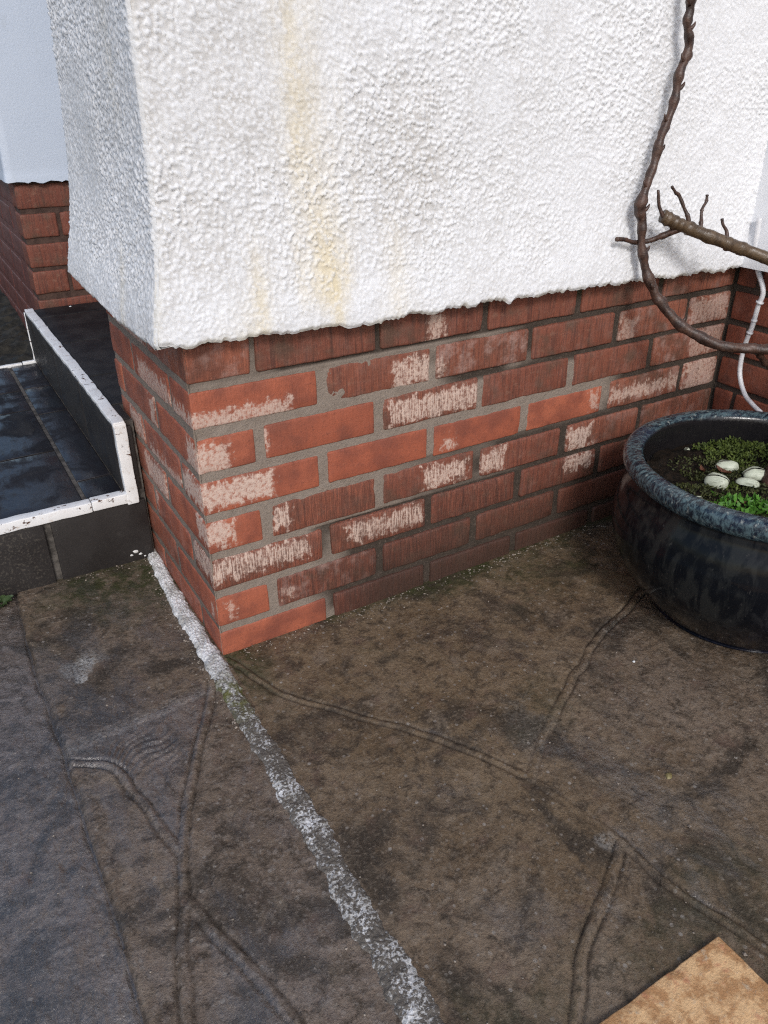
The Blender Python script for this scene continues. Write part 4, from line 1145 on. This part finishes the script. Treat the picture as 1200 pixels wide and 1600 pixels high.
for (x, y, z), sgn in (((.931, -.12, .499), 1), ((.894, -.08, .562), -1), ((.870, -.06, .627), 1), ((.860, -.054, .700), 1), ((.868, -.050, .741), -1), ((.885, -.047, .797), 1), ((.900, -.0465, .846), -1), ((.913, -.0455, .895), 1), ((.922, -.045, .938), -1), ((.917, -.045, .984), 1), ((.915, -.045, 1.02), -1)):
    V, F = tube([(0, 0, 0), (.0045 * sgn, -.002, .003), (.0085 * sgn, -.003, .0075), (.0105 * sgn, -.003, .012)], [.0042, .0038, .0026, .0008], 8, .15, sgn)
    link('bud', tri_mesh('bud', V, F), M['bark'], shrub, (x - .975 + .003 * sgn, y + .40 - .001, z - .25))

# ================================================================== CABLE
cb = empty('white_cable', (1.225, -.07, .4), 'thin white cable looping down the corner brickwork behind the branches', 'cable')
pc = np.array(smooth_poly([(1.212, -.050, .66), (1.214, -.054, .60), (1.222, -.060, .565), (1.226, -.085, .517), (1.226, -.081, .482), (1.226, -.078, .44), (1.226, -.071, .403), (1.226, -.069, .359), (1.224, -.077, .324), (1.220, -.10, .293), (1.21, -.13, .281), (1.20, -.165, .272), (1.19, -.21, .262)], 10))
V, F = tube(pc, np.full(len(pc), .0052), 12)
link('cable_run', tri_mesh('cable_run', V - np.array([1.225, -.07, .4]), F), M['cable'], cb)
for (z0, r0) in ((.492, .0085), (.452, .0066), (.424, .0072)):
    i = int(np.argmin(np.abs(pc[:, 2] - z0)))
    V, F = tube(pc[i - 1:i + 2] * .5 + pc[i] * .5, [r0] * 3, 12)
    link('cable_clip', tri_mesh('cable_clip', V - np.array([1.225, -.07, .4]), F), M['cable'], cb)

# ================================================================== SANDSTONE SLAB, LOOSE BITS
V, F = box_arr((.42, .46, .014), (40, 44, 3), .002, 1.3, .0006)
V[:, 2] += .0012 * fbm2(V[:, 0] * 25, V[:, 1] * 25, 3, 5)
o = link('sandstone_slab', mesh_np('sandstone_slab', V, F, True), M['stone'], None, (-.1005, -1.281, -.0075))
tag(o, 'loose square-cornered buff sandstone slab lying on the dark paving', 'stone slab')

def flake(x, y, z, s, name, label, mat, tall=.5, seed=1, face=None, cat='paint flake'):
    n = 10; th = np.linspace(0, 2 * math.pi, n, endpoint=False)
    r = s * (1 + .4 * vn2(np.cos(th) * 1.5 + seed, np.sin(th) * 1.5, seed))
    ring = np.stack([r * np.cos(th), r * np.sin(th) * .7, np.zeros(n)], -1)
    V = np.vstack([ring, ring * [.7, .7, 1] + [0, 0, s * tall], [[0, 0, s * tall * 1.2]]])
    F = [[i, (i + 1) % n, n + (i + 1) % n, n + i] for i in range(n)] + [[n + i, n + (i + 1) % n, 2 * n] for i in range(n)]
    me = bpy.data.meshes.new(name); me.from_pydata(V.tolist(), [], F)
    me.polygons.foreach_set('use_smooth', np.ones(len(me.polygons), bool))
    o = link(name, me, mat, None, (x, y, z))
    if face: o.rotation_euler = face
    return tag(o, label, cat)
HP = math.pi / 2
flake(-.046, Y0 - .0068, .028, .0058, 'paint_flake', 'largest white paint fleck low on the black riser beside the strip', M['flake'], .2, 1, (HP, 0, 0))
flake(-.036, Y0 - .0068, .020, .0036, 'paint_flake', 'small white paint fleck below the largest one on the riser', M['flake'], .2, 2, (HP, 0, 0))
flake(-.055, Y0 - .0068, .022, .0030, 'paint_flake', 'tiny white paint fleck left of the largest one on the riser', M['flake'], .2, 3, (HP, 0, 0))
flake(-.028, Y0 - .0068, .012, .0026, 'paint_flake', 'lowest white paint fleck on the riser, close to the strip', M['flake'], .2, 4, (HP, 0, 0))
flake(.468, -.614, .000, .0065, 'pebble', 'small yellowish pebble set in the paving left of the pot', M['pebble'], .45, 5, None, 'pebble')
flake(.62, -.40, .001, .003, 'stone_chip', 'tiny pale stone chip on the paving nearest the pot', M['flake'], .6, 6, None, 'stone chip')
flake(.081, 1.40, .322, .004, 'paint_flake', 'white paint fleck at the far end of the upper step', M['flake'], .4, 7)

# little weed in the angle of the step
weed = empty('small_weed', (-.322, .372, .004), 'small green weed growing where the step riser meets the paving', 'weed')
r6 = np.random.default_rng(5)
for k in range(11):
    a = k * 2.4 + r6.uniform(-.3, .3); L = r6.uniform(.014, .024); e = r6.uniform(.2, .9)
    u = np.linspace(0, 1, 7); v = np.linspace(-1, 1, 5)
    U, W = np.meshgrid(u, v, indexing='ij')
    X = .004 + U * L; Y = W * L * .38 * np.sin(np.clip(U * 1.05 + .02, 0, 1) * math.pi) ** .7; Z = U * L * e - U ** 2 * L * e * .5 + np.abs(W) * .003 + .002
    P = np.stack([X * math.cos(a) - Y * math.sin(a), X * math.sin(a) + Y * math.cos(a), Z], -1).reshape(-1, 3)
    link('leaf', mesh_np('leaf', P, grid_faces(7, 5), True), M['weed'], weed)

# grit and crumbs lying on the paving, thickest along the foot of the wall
def loose_grit():
    r = np.random.default_rng(21)
    xs = []; 
    n = 420
    x = r.uniform(.03, .95, n); y = -np.abs(r.normal(0, .018, n)) - .004; xs.append(np.stack([x, y], 1))
    n = 60
    xs.append(np.stack([r.uniform(-.31, -.04, n), .39 - np.abs(r.normal(0, .012, n))], 1))
    n = 330
    xs.append(np.stack([r.uniform(-.5, .9, n), r.uniform(-.95, .38, n)], 1))
    n = 160
    t = r.uniform(-.2, .45, n); xs.append(np.stack([strip_centre(t) - strip_half(t) - np.abs(r.normal(0, .008, n)), t], 1))
    p = np.concatenate(xs); p = p[~((p[:, 0] > -.01) & (p[:, 1] > -.003)) & (np.hypot(p[:, 0] - .93, p[:, 1] + .375) > .18)]
    V = []; F = []; k = 0; tone = []
    base = np.array([[1, 0, 0], [0, 1, 0], [-1, 0, 0], [0, -1, 0], [0, 0, 1], [0, 0, -1]], float)
    tri = np.array([[0, 1, 4], [1, 2, 4], [2, 3, 4], [3, 0, 4], [1, 0, 5], [2, 1, 5], [3, 2, 5], [0, 3, 5]])
    for i, (a, b) in enumerate(p):
        s = r.uniform(.0009, .0024) * (1.5 if r.random() < .08 else 1)
        q = base * s * r.uniform(.6, 1.3, (6, 1)); q[:, 2] *= .6
        an = r.uniform(0, 6.28); c, sn = math.cos(an), math.sin(an)
        q = np.stack([q[:, 0] * c - q[:, 1] * sn + a, q[:, 0] * sn + q[:, 1] * c + b, q[:, 2] + .001 + .010 * float(sst(.2, .5, b)) * (a < 0) + .012 * float(sst(.25, 1.2, a)) * float(sst(-.5, 0., b))], 1)
        V.append(q); F.append(tri + k); k += 6
    o = link('loose_grit', mesh_np('loose_grit', np.concatenate(V), np.concatenate(F), False), M['crumb'])
    tag(o, 'scattered grit and crumbs lying on the damp paving along the wall foot', 'grit', None, 'stuff')
loose_grit()
